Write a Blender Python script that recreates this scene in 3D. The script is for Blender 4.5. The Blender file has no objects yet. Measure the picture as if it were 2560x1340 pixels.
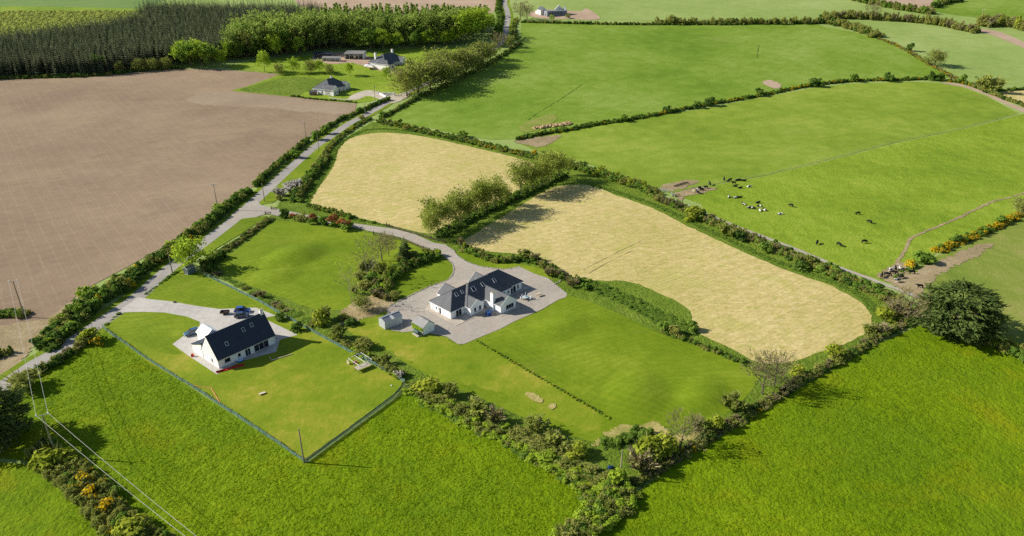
import bpy, bmesh, math, random, bisect
import numpy as np
from mathutils import Vector, Matrix
from mathutils.geometry import tessellate_polygon
R = math.radians
rng = np.random.default_rng(7)
random.seed(7)
S = bpy.context.scene
COL = S.collection

# ---------------------------------------------------------------- camera
F = 1780.0; CAMH = 102.0; PITCH = math.atan(F / 3830.0)
cp, sp = math.cos(PITCH), math.sin(PITCH)
cam = bpy.data.cameras.new('camera')
cam.sensor_width = 36.0; cam.lens = 36.0 * F / 2560.0
cam.clip_start = 1.0; cam.clip_end = 20000.0
camo = bpy.data.objects.new('camera', cam); COL.objects.link(camo)
camo.location = (0, 0, CAMH); camo.rotation_euler = (math.pi / 2 - PITCH, 0, 0)
S.camera = camo

# ---------------------------------------------------------------- light
SUN_DIR = Vector((13.6, -1.5, -8.3)).normalized()
wd = bpy.data.worlds.new('World'); S.world = wd; wd.use_nodes = True
nt = wd.node_tree; nt.nodes.clear()
sky = nt.nodes.new('ShaderNodeTexSky'); sky.sky_type = 'NISHITA'; sky.sun_disc = False
sky.sun_elevation = math.asin(-SUN_DIR.z); sky.sun_rotation = math.atan2(-SUN_DIR.x, -SUN_DIR.y)
sky.air_density = 1.0; sky.dust_density = 0.6; sky.ozone_density = 1.0
bg = nt.nodes.new('ShaderNodeBackground'); bg.inputs[1].default_value = 0.075
wo = nt.nodes.new('ShaderNodeOutputWorld')
nt.links.new(sky.outputs[0], bg.inputs[0]); nt.links.new(bg.outputs[0], wo.inputs[0])
sl = bpy.data.lights.new('sun', 'SUN'); sl.energy = 5.0; sl.angle = R(0.53); sl.color = (1.0, 0.94, 0.84)
so = bpy.data.objects.new('sun', sl); COL.objects.link(so); so.location = (-200, 100, 300)
so.rotation_euler = SUN_DIR.to_track_quat('-Z', 'Y').to_euler()
S.view_settings.view_transform = 'Standard'; S.view_settings.look = 'None'
S.view_settings.exposure = 0.58; S.view_settings.gamma = 1.0
S.view_settings.use_curve_mapping = False
S.cycles.max_bounces = 5; S.cycles.diffuse_bounces = 2; S.cycles.glossy_bounces = 2
S.cycles.transmission_bounces = 3; S.cycles.transparent_max_bounces = 6; S.cycles.volume_bounces = 0
S.cycles.use_adaptive_sampling = True; S.cycles.adaptive_threshold = 0.02
S.cycles.use_denoising = False

# ---------------------------------------------------------------- terrain profile: flat, then a long rise to the hill behind
def _profile():
    Y = [-600.0, 330.0]; Z = [0.0, 0.0]; y = 330.0; z = 0.0
    while y < 1500:
        m = y + 10
        s = 0.1 * min(1, max(0, (m - 330) / 220)) if m < 1000 else 0.1 * max(0, 1 - (m - 1000) / 500)
        z += s * 20; y += 20; Y.append(y); Z.append(z)
    Y.append(9000.0); Z.append(z)
    return Y, Z
TY, TZ = _profile()
def gz(y):
    i = min(max(bisect.bisect_right(TY, y) - 1, 0), len(TY) - 2)
    return TZ[i] + (y - TY[i]) / (TY[i + 1] - TY[i]) * (TZ[i + 1] - TZ[i])
def P(px, py, z=0.0):
    """the point of the ground (z above it) that a pixel of the 2560 px wide survey picture shows"""
    a = (px - 1280) / F; b = (670 - py) / F
    dx, dy, dz = a, cp + b * sp, -sp + b * cp
    lo, hi = 1.0, 6000.0
    for _ in range(45):
        m = (lo + hi) / 2
        if CAMH + m * dz / dy > gz(m) + z: lo = m
        else: hi = m
    return Vector((lo * dx / dy, lo, gz(lo) + z))
def hat(py_top, base):
    b = (670 - py_top) / F
    return CAMH + base.y * (-sp + b * cp) / (cp + b * sp) - base.z
def ground(x, y): return Vector((x, y, gz(y)))

# ---------------------------------------------------------------- object helpers
def tag(o, label=None, cat=None, group=None, kind=None):
    if label: o['label'] = label
    if cat: o['category'] = cat
    if group: o['group'] = group
    if kind: o['kind'] = kind
    return o
def link(name, data, parent=None):
    o = bpy.data.objects.new(name, data); COL.objects.link(o)
    if parent is not None: o.parent = parent
    return o
def empty(name, loc=(0, 0, 0), rz=0.0):
    o = link(name, None); o.location = loc; o.rotation_euler = (0, 0, rz); o.empty_display_size = 0.5
    return o
def copy_tree(o, parent=None):
    c = o.copy(); COL.objects.link(c); c.parent = parent
    for ch in list(o.children): copy_tree(ch, c)
    return c
def mesh_from(name, V, Fc, mats, mi=None, smooth=False):
    me = bpy.data.meshes.new(name)
    me.from_pydata([tuple(v) for v in V], [], [tuple(f) for f in Fc])
    for m in (mats if isinstance(mats, (list, tuple)) else [mats]): me.materials.append(m)
    if mi is not None: me.polygons.foreach_set('material_index', np.asarray(mi, dtype=np.int32))
    if smooth: me.polygons.foreach_set('use_smooth', np.ones(len(me.polygons), dtype=bool))
    me.update()
    return me
def mesh_np(name, V, n, mats, mi=None):
    """V: (k*n,3) array of k separate faces of n corners each"""
    V = np.asarray(V, dtype=np.float32).reshape(-1, 3); k = len(V) // n
    me = bpy.data.meshes.new(name)
    me.vertices.add(len(V)); me.vertices.foreach_set('co', V.ravel())
    me.loops.add(len(V)); me.loops.foreach_set('vertex_index', np.arange(len(V), dtype=np.int32))
    me.polygons.add(k); me.polygons.foreach_set('loop_start', np.arange(0, k * n, n, dtype=np.int32))
    me.polygons.foreach_set('loop_total', np.full(k, n, dtype=np.int32))
    for m in (mats if isinstance(mats, (list, tuple)) else [mats]): me.materials.append(m)
    if mi is not None: me.polygons.foreach_set('material_index', np.asarray(mi, dtype=np.int32))
    me.update(calc_edges=True); me.validate()
    return me
class MB:
    """collects boxes, bars and tubes into ONE mesh"""
    def __init__(s): s.v = []; s.f = []; s.m = []
    def add(s, V, Fc, m=0):
        b = len(s.v); s.v += [tuple(x) for x in V]
        for f in Fc: s.f.append(tuple(b + i for i in f)); s.m.append(m)
        return s
    def box(s, x0, x1, y0, y1, z0, z1, m=0, M=None):
        V = [Vector(p) for p in ((x0, y0, z0), (x1, y0, z0), (x1, y1, z0), (x0, y1, z0), (x0, y0, z1), (x1, y0, z1), (x1, y1, z1), (x0, y1, z1))]
        if M is not None: V = [M @ p for p in V]
        return s.add(V, [(3, 2, 1, 0), (4, 5, 6, 7), (0, 1, 5, 4), (1, 2, 6, 5), (2, 3, 7, 6), (3, 0, 4, 7)], m)
    def tube(s, a, b, r0, r1=None, n=6, m=0, cap=True):
        a = Vector(a); b = Vector(b); r1 = r0 if r1 is None else r1
        d = (b - a).normalized(); u = d.orthogonal().normalized(); w = d.cross(u)
        V = []
        for c, r in ((a, r0), (b, r1)):
            for i in range(n):
                t = 2 * math.pi * i / n; V.append(c + u * (r * math.cos(t)) + w * (r * math.sin(t)))
        Fc = [(i, (i + 1) % n, n + (i + 1) % n, n + i) for i in range(n)]
        if cap: Fc += [tuple(range(n - 1, -1, -1)), tuple(range(n, 2 * n))]
        return s.add(V, Fc, m)
    def bar(s, a, b, w, h, m=0):
        """a rectangular bar from a to b, w wide (level), h high"""
        a = Vector(a); b = Vector(b); d = (b - a).normalized()
        sx = Vector((-d.y, d.x, 0)); sx = sx.normalized() if sx.length > 1e-4 else Vector((1, 0, 0))
        up = d.cross(sx)
        if up.z < 0: up = -up
        V = []
        for c in (a, b):
            for i, j in ((-1, -1), (1, -1), (1, 1), (-1, 1)): V.append(c + sx * (i * w / 2) + up * (j * h / 2))
        return s.add(V, [(0, 1, 2, 3), (7, 6, 5, 4), (0, 4, 5, 1), (1, 5, 6, 2), (2, 6, 7, 3), (3, 7, 4, 0)], m)
    def prism(s, prof, y0, y1, m=0):
        """closed x-z profile swept along y"""
        n = len(prof)
        V = [(x, y0, z) for x, z in prof] + [(x, y1, z) for x, z in prof]
        Fc = [tuple(range(n)), tuple(range(2 * n - 1, n - 1, -1))] + [(i, n + i, n + (i + 1) % n, (i + 1) % n) for i in range(n)]
        return s.add(V, Fc, m)
    def ball(s, c, r, m=0, sz=1.0, n=8, k=5):
        V = []; c = Vector(c)
        for j in range(k + 1):
            t = math.pi * j / k
            for i in range(n): V.append(c + Vector((r * math.sin(t) * math.cos(2 * math.pi * i / n), r * math.sin(t) * math.sin(2 * math.pi * i / n), sz * r * math.cos(t))))
        Fc = [(j * n + i, (j + 1) * n + i, (j + 1) * n + (i + 1) % n, j * n + (i + 1) % n) for j in range(k) for i in range(n)]
        return s.add(V, Fc, m)
    def mesh(s, name, mats, smooth=False, fix=True):
        me = mesh_from(name, s.v, s.f, mats, s.m, smooth)
        if fix:
            bm = bmesh.new(); bm.from_mesh(me); bmesh.ops.recalc_face_normals(bm, faces=bm.faces); bm.to_mesh(me); bm.free()
        return me
    def build(s, name, mats, parent=None, smooth=False): return link(name, s.mesh(name, mats, smooth), parent)

# ---------------------------------------------------------------- materials
def _mat(name):
    m = bpy.data.materials.new(name); m.use_nodes = True; t = m.node_tree; t.nodes.clear()
    o = t.nodes.new('ShaderNodeOutputMaterial'); return m, t, o
class NT:
    def __init__(s, t): s.t = t
    def n(s, typ, **kw):
        x = s.t.nodes.new(typ)
        for k, v in kw.items(): setattr(x, k, v)
        return x
    def l(s, a, b): s.t.links.new(a, b)
    def noise(s, vec, scale, detail=3, rough=0.6, dist=0.0):
        x = s.n('ShaderNodeTexNoise'); x.inputs['Scale'].default_value = scale; x.inputs['Detail'].default_value = detail
        x.inputs['Roughness'].default_value = rough; x.inputs['Distortion'].default_value = dist
        if vec is not None: s.l(vec, x.inputs['Vector'])
        return x.outputs[0]
    def ramp(s, fac, stops):
        x = s.n('ShaderNodeValToRGB'); e = x.color_ramp.elements
        while len(e) < len(stops): e.new(0.5)
        for i, (p, c) in enumerate(stops): e[i].position = p; e[i].color = (*c[:3], 1) if len(c) >= 3 else (c[0],) * 3 + (1,)
        s.l(fac, x.inputs[0]); return x.outputs[0]
    def math(s, op, a, b=None, c=None):
        x = s.n('ShaderNodeMath', operation=op)
        for i, v in enumerate((a, b, c)):
            if v is None: continue
            if isinstance(v, (int, float)): x.inputs[i].default_value = v
            else: s.l(v, x.inputs[i])
        return x.outputs[0]
    def mix(s, f, a, b, mode='MIX'):
        x = s.n('ShaderNodeMix', data_type='RGBA', blend_type=mode)
        for i, v in ((0, f), (6, a), (7, b)):
            if isinstance(v, (int, float)): x.inputs[i].default_value = v
            elif isinstance(v, tuple): x.inputs[i].default_value = (*v[:3], 1)
            else: s.l(v, x.inputs[i])
        return x.outputs[2]
    def mapping(s, vec, rot=0.0, scale=(1, 1, 1)):
        x = s.n('ShaderNodeMapping'); x.inputs['Rotation'].default_value = (0, 0, rot); x.inputs['Scale'].default_value = scale
        s.l(vec, x.inputs[0]); return x.outputs[0]
def world_vec(N): return N.n('ShaderNodeNewGeometry').outputs['Position']
def finish(N, o, col, rough=0.9, bump=None, bstr=0.5, bdist=0.1, spec=0.2, metal=0.0):
    b = N.n('ShaderNodeBsdfPrincipled')
    if isinstance(col, tuple): b.inputs['Base Color'].default_value = (*col[:3], 1)
    else: N.l(col, b.inputs['Base Color'])
    if isinstance(rough, (int, float)): b.inputs['Roughness'].default_value = rough
    else: N.l(rough, b.inputs['Roughness'])
    b.inputs['Specular IOR Level'].default_value = spec; b.inputs['Metallic'].default_value = metal
    if bump is not None:
        x = N.n('ShaderNodeBump'); x.inputs['Strength'].default_value = bstr; x.inputs['Distance'].default_value = bdist
        N.l(bump, x.inputs['Height']); N.l(x.outputs[0], b.inputs['Normal'])
    N.l(b.outputs[0], o.inputs[0]); return b
def ground_mat(name, stops, patch=0.03, mid=0.35, fine=2.5, w=(0.45, 0.3, 0.25), bstr=0.6, bdist=0.12, bscale=1.3,
               lines=(), patches=(), stretch=None, rough=0.95, con=2.1):
    """grass, soil, straw: three scales of noise into a ramp; lines = (angle deg, spacing m, width 0..1, amount, colour, wobble);
    patches = (scale, low, high, colour, amount)"""
    m, t, o = _mat(name); N = NT(t); v = world_vec(N)
    vs = N.mapping(v, R(stretch[0]), (stretch[1], 1, 1)) if stretch else v
    f = N.math('ADD', N.math('MULTIPLY', N.noise(v, patch, 4, 0.55), w[0]), N.math('MULTIPLY', N.noise(vs, mid, 4, 0.65, 0.4), w[1]))
    f = N.math('ADD', f, N.math('MULTIPLY', N.noise(vs, fine, 3, 0.7), w[2]))
    f = N.math('ADD', N.math('MULTIPLY', N.math('SUBTRACT', f, 0.5), con), 0.5)
    col = N.ramp(f, stops)
    for (sc, lo, hi, c, amt) in patches:
        k = N.ramp(N.noise(v, sc, 5, 0.62, 0.3), [(lo, (0, 0, 0)), (hi, (amt,) * 3)])
        col = N.mix(k, col, c)
    for (ang, spacing, width, amt, c, wob) in lines:
        mv = N.mapping(v, R(ang))
        sep = N.n('ShaderNodeSeparateXYZ'); N.l(mv, sep.inputs[0])
        y = N.math('ADD', sep.outputs[1], N.math('MULTIPLY', N.noise(v, 0.02, 2), wob))
        fr = N.math('FRACT', N.math('DIVIDE', y, spacing))
        tri = N.math('ABSOLUTE', N.math('SUBTRACT', fr, 0.5))
        k = N.ramp(tri, [(0.0, (1, 1, 1)), (width, (0, 0, 0))])
        k = N.math('MULTIPLY', k, N.math('MULTIPLY', N.ramp(N.noise(v, 0.06, 3), [(0.3, (0.25,) * 3), (0.7, (1,) * 3)]), amt))
        col = N.mix(k, col, c)
    bh = N.math('ADD', N.noise(vs, bscale, 4, 0.65), N.math('MULTIPLY', N.noise(v, bscale * 0.22, 3), 1.2))
    finish(N, o, col, rough, bh, bstr, bdist, 0.1)
    return m
def leaf_mat(name, a, b, c=None, trans=0.5, vary=0.4, rough=0.6, gain=2.3):
    """leaves: every leaf and every plant a little different"""
    a = tuple(x * gain for x in a); b = tuple(min(0.85, x * gain) for x in b)
    m, t, o = _mat(name); N = NT(t)
    g = N.n('ShaderNodeNewGeometry'); oi = N.n('ShaderNodeObjectInfo')
    f = N.math('ADD', N.math('MULTIPLY', g.outputs['Random Per Island'], 1 - vary), N.math('MULTIPLY', oi.outputs['Random'], vary))
    col = N.ramp(f, [(0.1, a), (0.55, tuple((x + y) / 2 for x, y in zip(a, b))), (0.95, b)] if c is None else [(0.1, a), (0.6, b), (0.97, c)])
    d = N.n('ShaderNodeBsdfDiffuse'); N.l(col, d.inputs[0])
    tr = N.n('ShaderNodeBsdfTranslucent'); N.l(col, tr.inputs[0])
    mx = N.n('ShaderNodeMixShader'); mx.inputs[0].default_value = trans
    N.l(d.outputs[0], mx.inputs[1]); N.l(tr.outputs[0], mx.inputs[2]); N.l(mx.outputs[0], o.inputs[0])
    return m
def plain(name, col, rough=0.6, metal=0.0, spec=0.3, var=0.12, scale=1.5, bstr=0.0):
    m, t, o = _mat(name); N = NT(t)
    tc = N.n('ShaderNodeTexCoord').outputs['Object']
    k = N.noise(tc, scale, 4, 0.6)
    c = N.ramp(k, [(0.25, tuple(x * (1 - var) for x in col)), (0.75, tuple(min(1, x * (1 + var)) for x in col))])
    finish(N, o, c, rough, N.noise(tc, scale * 12, 2) if bstr else None, bstr, 0.01, spec, metal)
    return m
# ---------------------------------------------------------------- surfaces
G_FAR = ground_mat('far_pasture', [(0.25, (0.1, 0.18, 0.012)), (0.5, (0.155, 0.24, 0.024)), (0.75, (0.225, 0.3, 0.06))], 0.012, 0.1, 0.9, bstr=0.5, bdist=0.3, bscale=0.5,
                   lines=((-50, 14.0, 0.06, 0.35, (0.07, 0.13, 0.025), 6.0),), patches=((0.02, 0.6, 0.72, (0.22, 0.25, 0.07), 0.35),))
G_FAR2 = ground_mat('far_pasture_pale', [(0.25, (0.19, 0.27, 0.06)), (0.5, (0.24, 0.315, 0.085)), (0.75, (0.3, 0.36, 0.12))], 0.012, 0.1, 0.9, bstr=0.4, bdist=0.3, bscale=0.5,
                    lines=((20, 10.0, 0.08, 0.25, (0.16, 0.25, 0.08), 3.0),))
G_DEEP = ground_mat('crop_green', [(0.3, (0.11, 0.19, 0.045)), (0.7, (0.15, 0.23, 0.06))], 0.012, 0.1, 0.9, bstr=0.4, bdist=0.3, bscale=0.5,
                    lines=((-30, 24.0, 0.05, 0.7, (0.3, 0.28, 0.1), 3.0),))
G_MID = ground_mat('grazed_pasture', [(0.25, (0.13, 0.2, 0.015)), (0.5, (0.18, 0.255, 0.024)), (0.75, (0.25, 0.305, 0.045))], 0.015, 0.12, 1.1, bstr=0.6, bdist=0.25, bscale=0.8,
                   lines=((-28, 16.0, 0.03, 0.5, (0.075, 0.12, 0.02), 5.0),), patches=((0.02, 0.6, 0.75, (0.25, 0.22, 0.08), 0.45),))
G_COW = ground_mat('cow_pasture', [(0.22, (0.11, 0.185, 0.01)), (0.5, (0.18, 0.26, 0.018)), (0.78, (0.265, 0.33, 0.04))], 0.02, 0.2, 1.1, (0.4, 0.3, 0.3), bstr=0.9, bdist=0.35, bscale=0.9)
G_OLIVE = ground_mat('poached_pasture', [(0.25, (0.13, 0.19, 0.025)), (0.5, (0.18, 0.225, 0.035)), (0.78, (0.27, 0.26, 0.08))], 0.03, 0.2, 1.2, bstr=0.7, bdist=0.25, bscale=0.9)
G_NEAR = ground_mat('tussock_pasture', [(0.2, (0.068, 0.125, 0.001)), (0.42, (0.105, 0.175, 0.001)), (0.62, (0.142, 0.215, 0.002)), (0.82, (0.195, 0.265, 0.006))], 0.03, 0.3, 1.6, (0.34, 0.33, 0.33), bstr=1.0, bdist=0.5, bscale=1.0,
                    lines=((31, 9.0, 0.05, 0.35, (0.09, 0.14, 0.004), 14.0),), patches=((0.05, 0.52, 0.66, (0.19, 0.195, 0.002), 0.55), (0.018, 0.5, 0.62, (0.1, 0.175, 0.004), 0.6), (0.4, 0.64, 0.74, (0.06, 0.11, 0.004), 0.6)))
G_LAWN = ground_mat('mown_lawn', [(0.2, (0.085, 0.145, 0.004)), (0.5, (0.14, 0.2, 0.008)), (0.8, (0.225, 0.28, 0.022))], 0.035, 0.3, 2.2, (0.5, 0.25, 0.25), bstr=0.45, bdist=0.2, bscale=0.6,
                    lines=((-22, 2.2, 0.3, 0.5, (0.09, 0.155, 0.005), 30.0), (38, 1.7, 0.3, 0.25, (0.22, 0.29, 0.015), 22.0)), patches=((0.05, 0.58, 0.72, (0.21, 0.22, 0.035), 0.4),))
G_DRY = ground_mat('dry_lawn', [(0.2, (0.11, 0.175, 0.006)), (0.5, (0.17, 0.225, 0.012)), (0.68, (0.25, 0.255, 0.025)), (0.9, (0.4, 0.32, 0.09))], 0.05, 0.35, 2.2, (0.5, 0.28, 0.22), bstr=0.5, bdist=0.2, bscale=0.8)
G_ROUGH = ground_mat('rank_grass', [(0.25, (0.075, 0.125, 0.01)), (0.5, (0.12, 0.185, 0.016)), (0.75, (0.19, 0.24, 0.035))], 0.06, 0.5, 2.0, (0.3, 0.35, 0.35), bstr=1.0, bdist=0.6, bscale=1.3)
G_BANK = ground_mat('hedge_bank', [(0.3, (0.06, 0.1, 0.015)), (0.5, (0.1, 0.14, 0.022)), (0.72, (0.2, 0.17, 0.06))], 0.08, 0.5, 2.0, (0.3, 0.35, 0.35), bstr=1.0, bdist=0.5, bscale=1.3)
SOIL = ground_mat('tilled_soil', [(0.25, (0.19, 0.134, 0.088)), (0.5, (0.248, 0.178, 0.117)), (0.75, (0.305, 0.226, 0.148))], 0.012, 0.15, 1.8, (0.5, 0.2, 0.3), bstr=0.6, bdist=0.12, bscale=1.4,
                  lines=((-37, 6.0, 0.12, 0.16, (0.43, 0.33, 0.21), 3.0), (52, 4.5, 0.12, 0.16, (0.44, 0.34, 0.22), 3.0), (52, 1.5, 0.35, 0.3, (0.22, 0.15, 0.1), 1.5), (12, 24.0, 0.03, 0.16, (0.42, 0.32, 0.2), 90.0)),
                  patches=((0.015, 0.52, 0.66, (0.32, 0.245, 0.15), 0.6), (0.03, 0.54, 0.68, (0.19, 0.14, 0.1), 0.45),))
SOIL3 = ground_mat('turned_soil', [(0.25, (0.255, 0.19, 0.13)), (0.75, (0.33, 0.255, 0.175))], 0.02, 0.2, 1.8, bstr=0.5, bdist=0.12)
SOIL2 = ground_mat('pale_soil', [(0.3, (0.33, 0.235, 0.16)), (0.7, (0.43, 0.32, 0.23))], 0.03, 0.3, 2.0, bstr=0.5, bdist=0.1,
                   lines=((20, 8.0, 0.06, 0.4, (0.28, 0.2, 0.14), 10.0),))
HAY = ground_mat('cut_hay_stubble', [(0.2, (0.3, 0.275, 0.07)), (0.42, (0.415, 0.345, 0.125)), (0.6, (0.515, 0.415, 0.18)), (0.8, (0.62, 0.51, 0.265))], 0.03, 0.6, 2.6, (0.22, 0.36, 0.42), con=2.7, bstr=0.9, bdist=0.2, bscale=1.0,
                 stretch=(-35, 0.4), patches=((0.06, 0.52, 0.66, (0.34, 0.33, 0.07), 0.65), (0.3, 0.56, 0.68, (0.29, 0.31, 0.05), 0.65), (0.9, 0.6, 0.72, (0.6, 0.48, 0.27), 0.6)), lines=((-38, 3.6, 0.22, 0.6, (0.34, 0.3, 0.1), 10.0), (-38, 1.5, 0.25, 0.35, (0.6, 0.48, 0.25), 6.0)))
MUD = ground_mat('bare_earth', [(0.25, (0.2, 0.16, 0.085)), (0.5, (0.29, 0.225, 0.125)), (0.75, (0.38, 0.3, 0.18))], 0.08, 0.5, 2.0, bstr=0.9, bdist=0.2)
GRAVEL = ground_mat('gravel', [(0.25, (0.27, 0.24, 0.2)), (0.5, (0.35, 0.315, 0.265)), (0.75, (0.43, 0.39, 0.33))], 0.06, 0.6, 6.0, (0.3, 0.3, 0.4), bstr=0.4, bdist=0.05, bscale=5.0,
                    patches=((0.12, 0.5, 0.66, (0.34, 0.275, 0.22), 0.6), (0.5, 0.6, 0.72, (0.27, 0.25, 0.2), 0.5)))
GRAVEL2 = ground_mat('pale_gravel', [(0.3, (0.36, 0.34, 0.305)), (0.7, (0.52, 0.49, 0.44))], 0.06, 0.6, 6.0, (0.3, 0.3, 0.4), bstr=0.4, bdist=0.05, bscale=5.0)
ASPHALT = ground_mat('worn_asphalt', [(0.3, (0.24, 0.225, 0.2)), (0.5, (0.3, 0.28, 0.25)), (0.7, (0.36, 0.335, 0.3))], 0.05, 0.5, 4.0, (0.35, 0.3, 0.35), bstr=0.25, bdist=0.03, bscale=5.0)
CONC = ground_mat('concrete_paving', [(0.3, (0.36, 0.31, 0.25)), (0.7, (0.5, 0.44, 0.36))], 0.1, 0.6, 4.0, bstr=0.2, bdist=0.02, bscale=4.0)
DEADG = ground_mat('dead_grass', [(0.25, (0.19, 0.2, 0.04)), (0.5, (0.32, 0.28, 0.09)), (0.75, (0.46, 0.37, 0.16))], 0.1, 0.6, 2.5, bstr=0.9, bdist=0.2)
MULCH = ground_mat('bark_mulch', [(0.25, (0.15, 0.115, 0.05)), (0.5, (0.3, 0.235, 0.12)), (0.75, (0.46, 0.37, 0.2))], 0.1, 0.6, 2.5, bstr=0.9, bdist=0.2)
LAYER = [0]
def catmull(pts, closed=True, step=2.5):
    n = len(pts); out = []
    rngi = range(n if closed else n - 1)
    for i in rngi:
        g = (lambda k: pts[k % n]) if closed else (lambda k: pts[min(max(k, 0), n - 1)])
        p0, p1, p2, p3 = g(i - 1), g(i), g(i + 1), g(i + 2)
        k = max(1, int((p2 - p1).length / step))
        for j in range(k):
            t = j / k
            out.append(0.5 * ((2 * p1) + (p2 - p0) * t + (2 * p0 - 5 * p1 + 4 * p2 - p3) * t * t + (3 * p1 - p0 - 3 * p2 + p3) * t ** 3))
    if not closed: out.append(pts[-1].copy())
    return out
def drape(name, pts, mat, z, label, kind='structure', cat=None):
    """a sheet following the terrain"""
    p2 = [Vector((p.x, p.y, 0)) for p in pts]
    tris = tessellate_polygon([p2])
    bm = bmesh.new(); vs = [bm.verts.new(p) for p in p2]
    for t in tris:
        try: bm.faces.new([vs[i] for i in t])
        except ValueError: pass
    ys = [p.y for p in p2]; y0, y1 = min(ys), max(ys)
    for k in TY:
        if y0 < k < y1 and k >= 330:
            bmesh.ops.bisect_plane(bm, geom=bm.verts[:] + bm.edges[:] + bm.faces[:], plane_co=(0, k, 0), plane_no=(0, 1, 0))
    bmesh.ops.dissolve_degenerate(bm, edges=bm.edges, dist=1e-4)
    for v in bm.verts: v.co.z = gz(v.co.y) + z
    for f in bm.faces:
        f.normal_update()
        if f.normal.z < 0: f.normal_flip()
    me = bpy.data.meshes.new(name); bm.to_mesh(me); bm.free(); me.materials.append(mat)
    o = link(name, me); tag(o, label, cat, None, kind)
    return o
def sheet(name, px, mat, label, smooth=True, jit=0.35, world=False, step=2.5, z=None, ragged=0.0):
    LAYER[0] += 1
    pts = [Vector((p[0], p[1], 0)) for p in px] if world else [Vector((*P(*p)[:2], 0)) for p in px]
    d = max((a - b).length for a in pts for b in pts)
    st = max(step, d / 160)
    pts = catmull(pts, True, 0.45 if ragged else st) if smooth else pts
    if ragged:   # a frayed edge: bays and tongues of several sizes
        r = random.Random(LAYER[0]); n = len(pts); ph = [(r.uniform(0, 6.28), r.randint(2, 5), 0.45), (r.uniform(0, 6.28), r.randint(7, 13), 0.3), (r.uniform(0, 6.28), r.randint(17, 31), 0.3), (r.uniform(0, 6.28), r.randint(41, 67), 0.3)]
        out = []
        for i, p in enumerate(pts):
            d = (pts[(i + 1) % n] - pts[i - 1]).normalized(); k = sum(a * math.sin(f * 6.283 * i / n + q) for q, f, a in ph) + r.uniform(-0.5, 0.5)
            out.append(p + Vector((d.y, -d.x, 0)) * k * ragged)
        pts = out; jit = 0
    if jit:
        r = random.Random(len(px) * 31 + LAYER[0])
        pts = [p + Vector((r.uniform(-jit, jit), r.uniform(-jit, jit), 0)) for p in pts]
    return drape(name, pts, mat, (0.004 * LAYER[0]) if z is None else z, label)
def strip_pts(line, w, step=2.0, world=False, jit=0.0):
    pts = line if world else [Vector((*P(*p)[:2], 0)) for p in line]
    c = catmull(pts, False, step); L = []; Rr = []
    for i, p in enumerate(c):
        d = (c[min(i + 1, len(c) - 1)] - c[max(i - 1, 0)]).normalized(); s = Vector((-d.y, d.x, 0))
        ww = (w if not callable(w) else w(i / max(1, len(c) - 1))) / 2
        L.append(p + s * (ww + random.uniform(-jit, jit))); Rr.append(p - s * (ww + random.uniform(-jit, jit)))
    return L, Rr
def strip(name, line, w, mat, label, step=3.0, jit=0.0, cat=None, kind='structure'):
    """a road or track along a line"""
    LAYER[0] += 1; z = 0.004 * LAYER[0]
    L, Rr = strip_pts(line, w, step, False, jit)
    V = []; Fc = []
    for a, b in zip(L, Rr): V += [(a.x, a.y, gz(a.y) + z), (b.x, b.y, gz(b.y) + z)]
    for i in range(len(L) - 1): Fc.append((2 * i + 1, 2 * i + 3, 2 * i + 2, 2 * i))
    o = link(name, mesh_from(name, V, Fc, mat)); tag(o, label, cat, None, kind); return o

# the ground: one sheet to the horizon
Vg = []; Fg = []
for i, (y, z) in enumerate(zip(TY, TZ)): Vg += [(-9000, y, z - 0.05), (9000, y, z - 0.05)]
for i in range(len(TY) - 1): Fg.append((2 * i, 2 * i + 1, 2 * i + 3, 2 * i + 2))
tag(link('ground', mesh_from('ground', Vg, Fg, G_FAR2)), 'green rolling farmland around all the fields', None, None, 'structure')

# far fields
sheet('crop_field', [(-500, -40), (370, -40), (352, 24), (200, 26), (0, 26), (-500, 26)], G_DEEP, 'dark green crop field beyond the yellow scrub and conifers')
sheet('scrub_floor', [(-500, 24), (350, 22), (372, 60), (240, 110), (-500, 150)], G_COW, 'ground under the yellow-green scrub behind the conifers')
sheet('tilled_field', [(780, -40), (1240, -40), (1245, 2), (1232, 30), (1180, 36), (800, 40)], SOIL2, 'pale brown tilled field behind the broadleaf plantation')
sheet('pasture_field', [(1300, -40), (1900, -40), (2200, 28), (2110, 40), (2040, 50), (1660, 52), (1500, 48), (1310, 52)], G_FAR2, 'pale green pasture around the house under construction')
sheet('bare_field', [(2180, -30), (2330, -30), (2350, 10), (2320, 20), (2190, 6)], SOIL2, 'small pale bare field among the far hedges')
sheet('pasture_field', [(2330, 20), (2420, -30), (2900, -30), (2900, 80), (2560, 52), (2440, 44)], G_FAR, 'deep green pasture in the far corner beyond a bushy hedge')
sheet('pasture_field', [(2175, 55), (2300, 56), (2400, 75), (2560, 120), (2900, 190), (2900, 260), (2560, 222), (2480, 215), (2420, 200), (2370, 180), (2310, 148), (2250, 112)], G_FAR2, 'pale green pasture at the far end of the right-hand hedges')
sheet('farm_track', [(2440, 70), (2500, 80), (2560, 105), (2600, 125), (2600, 135), (2540, 112), (2480, 88), (2430, 76)], SOIL2, 'pale bare track curving past the bushy far hedge')
sheet('stubble_field', [(2500, 226), (2560, 222), (2800, 222), (2800, 300), (2560, 262)], HAY, 'small straw coloured field beside the far bush')
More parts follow.
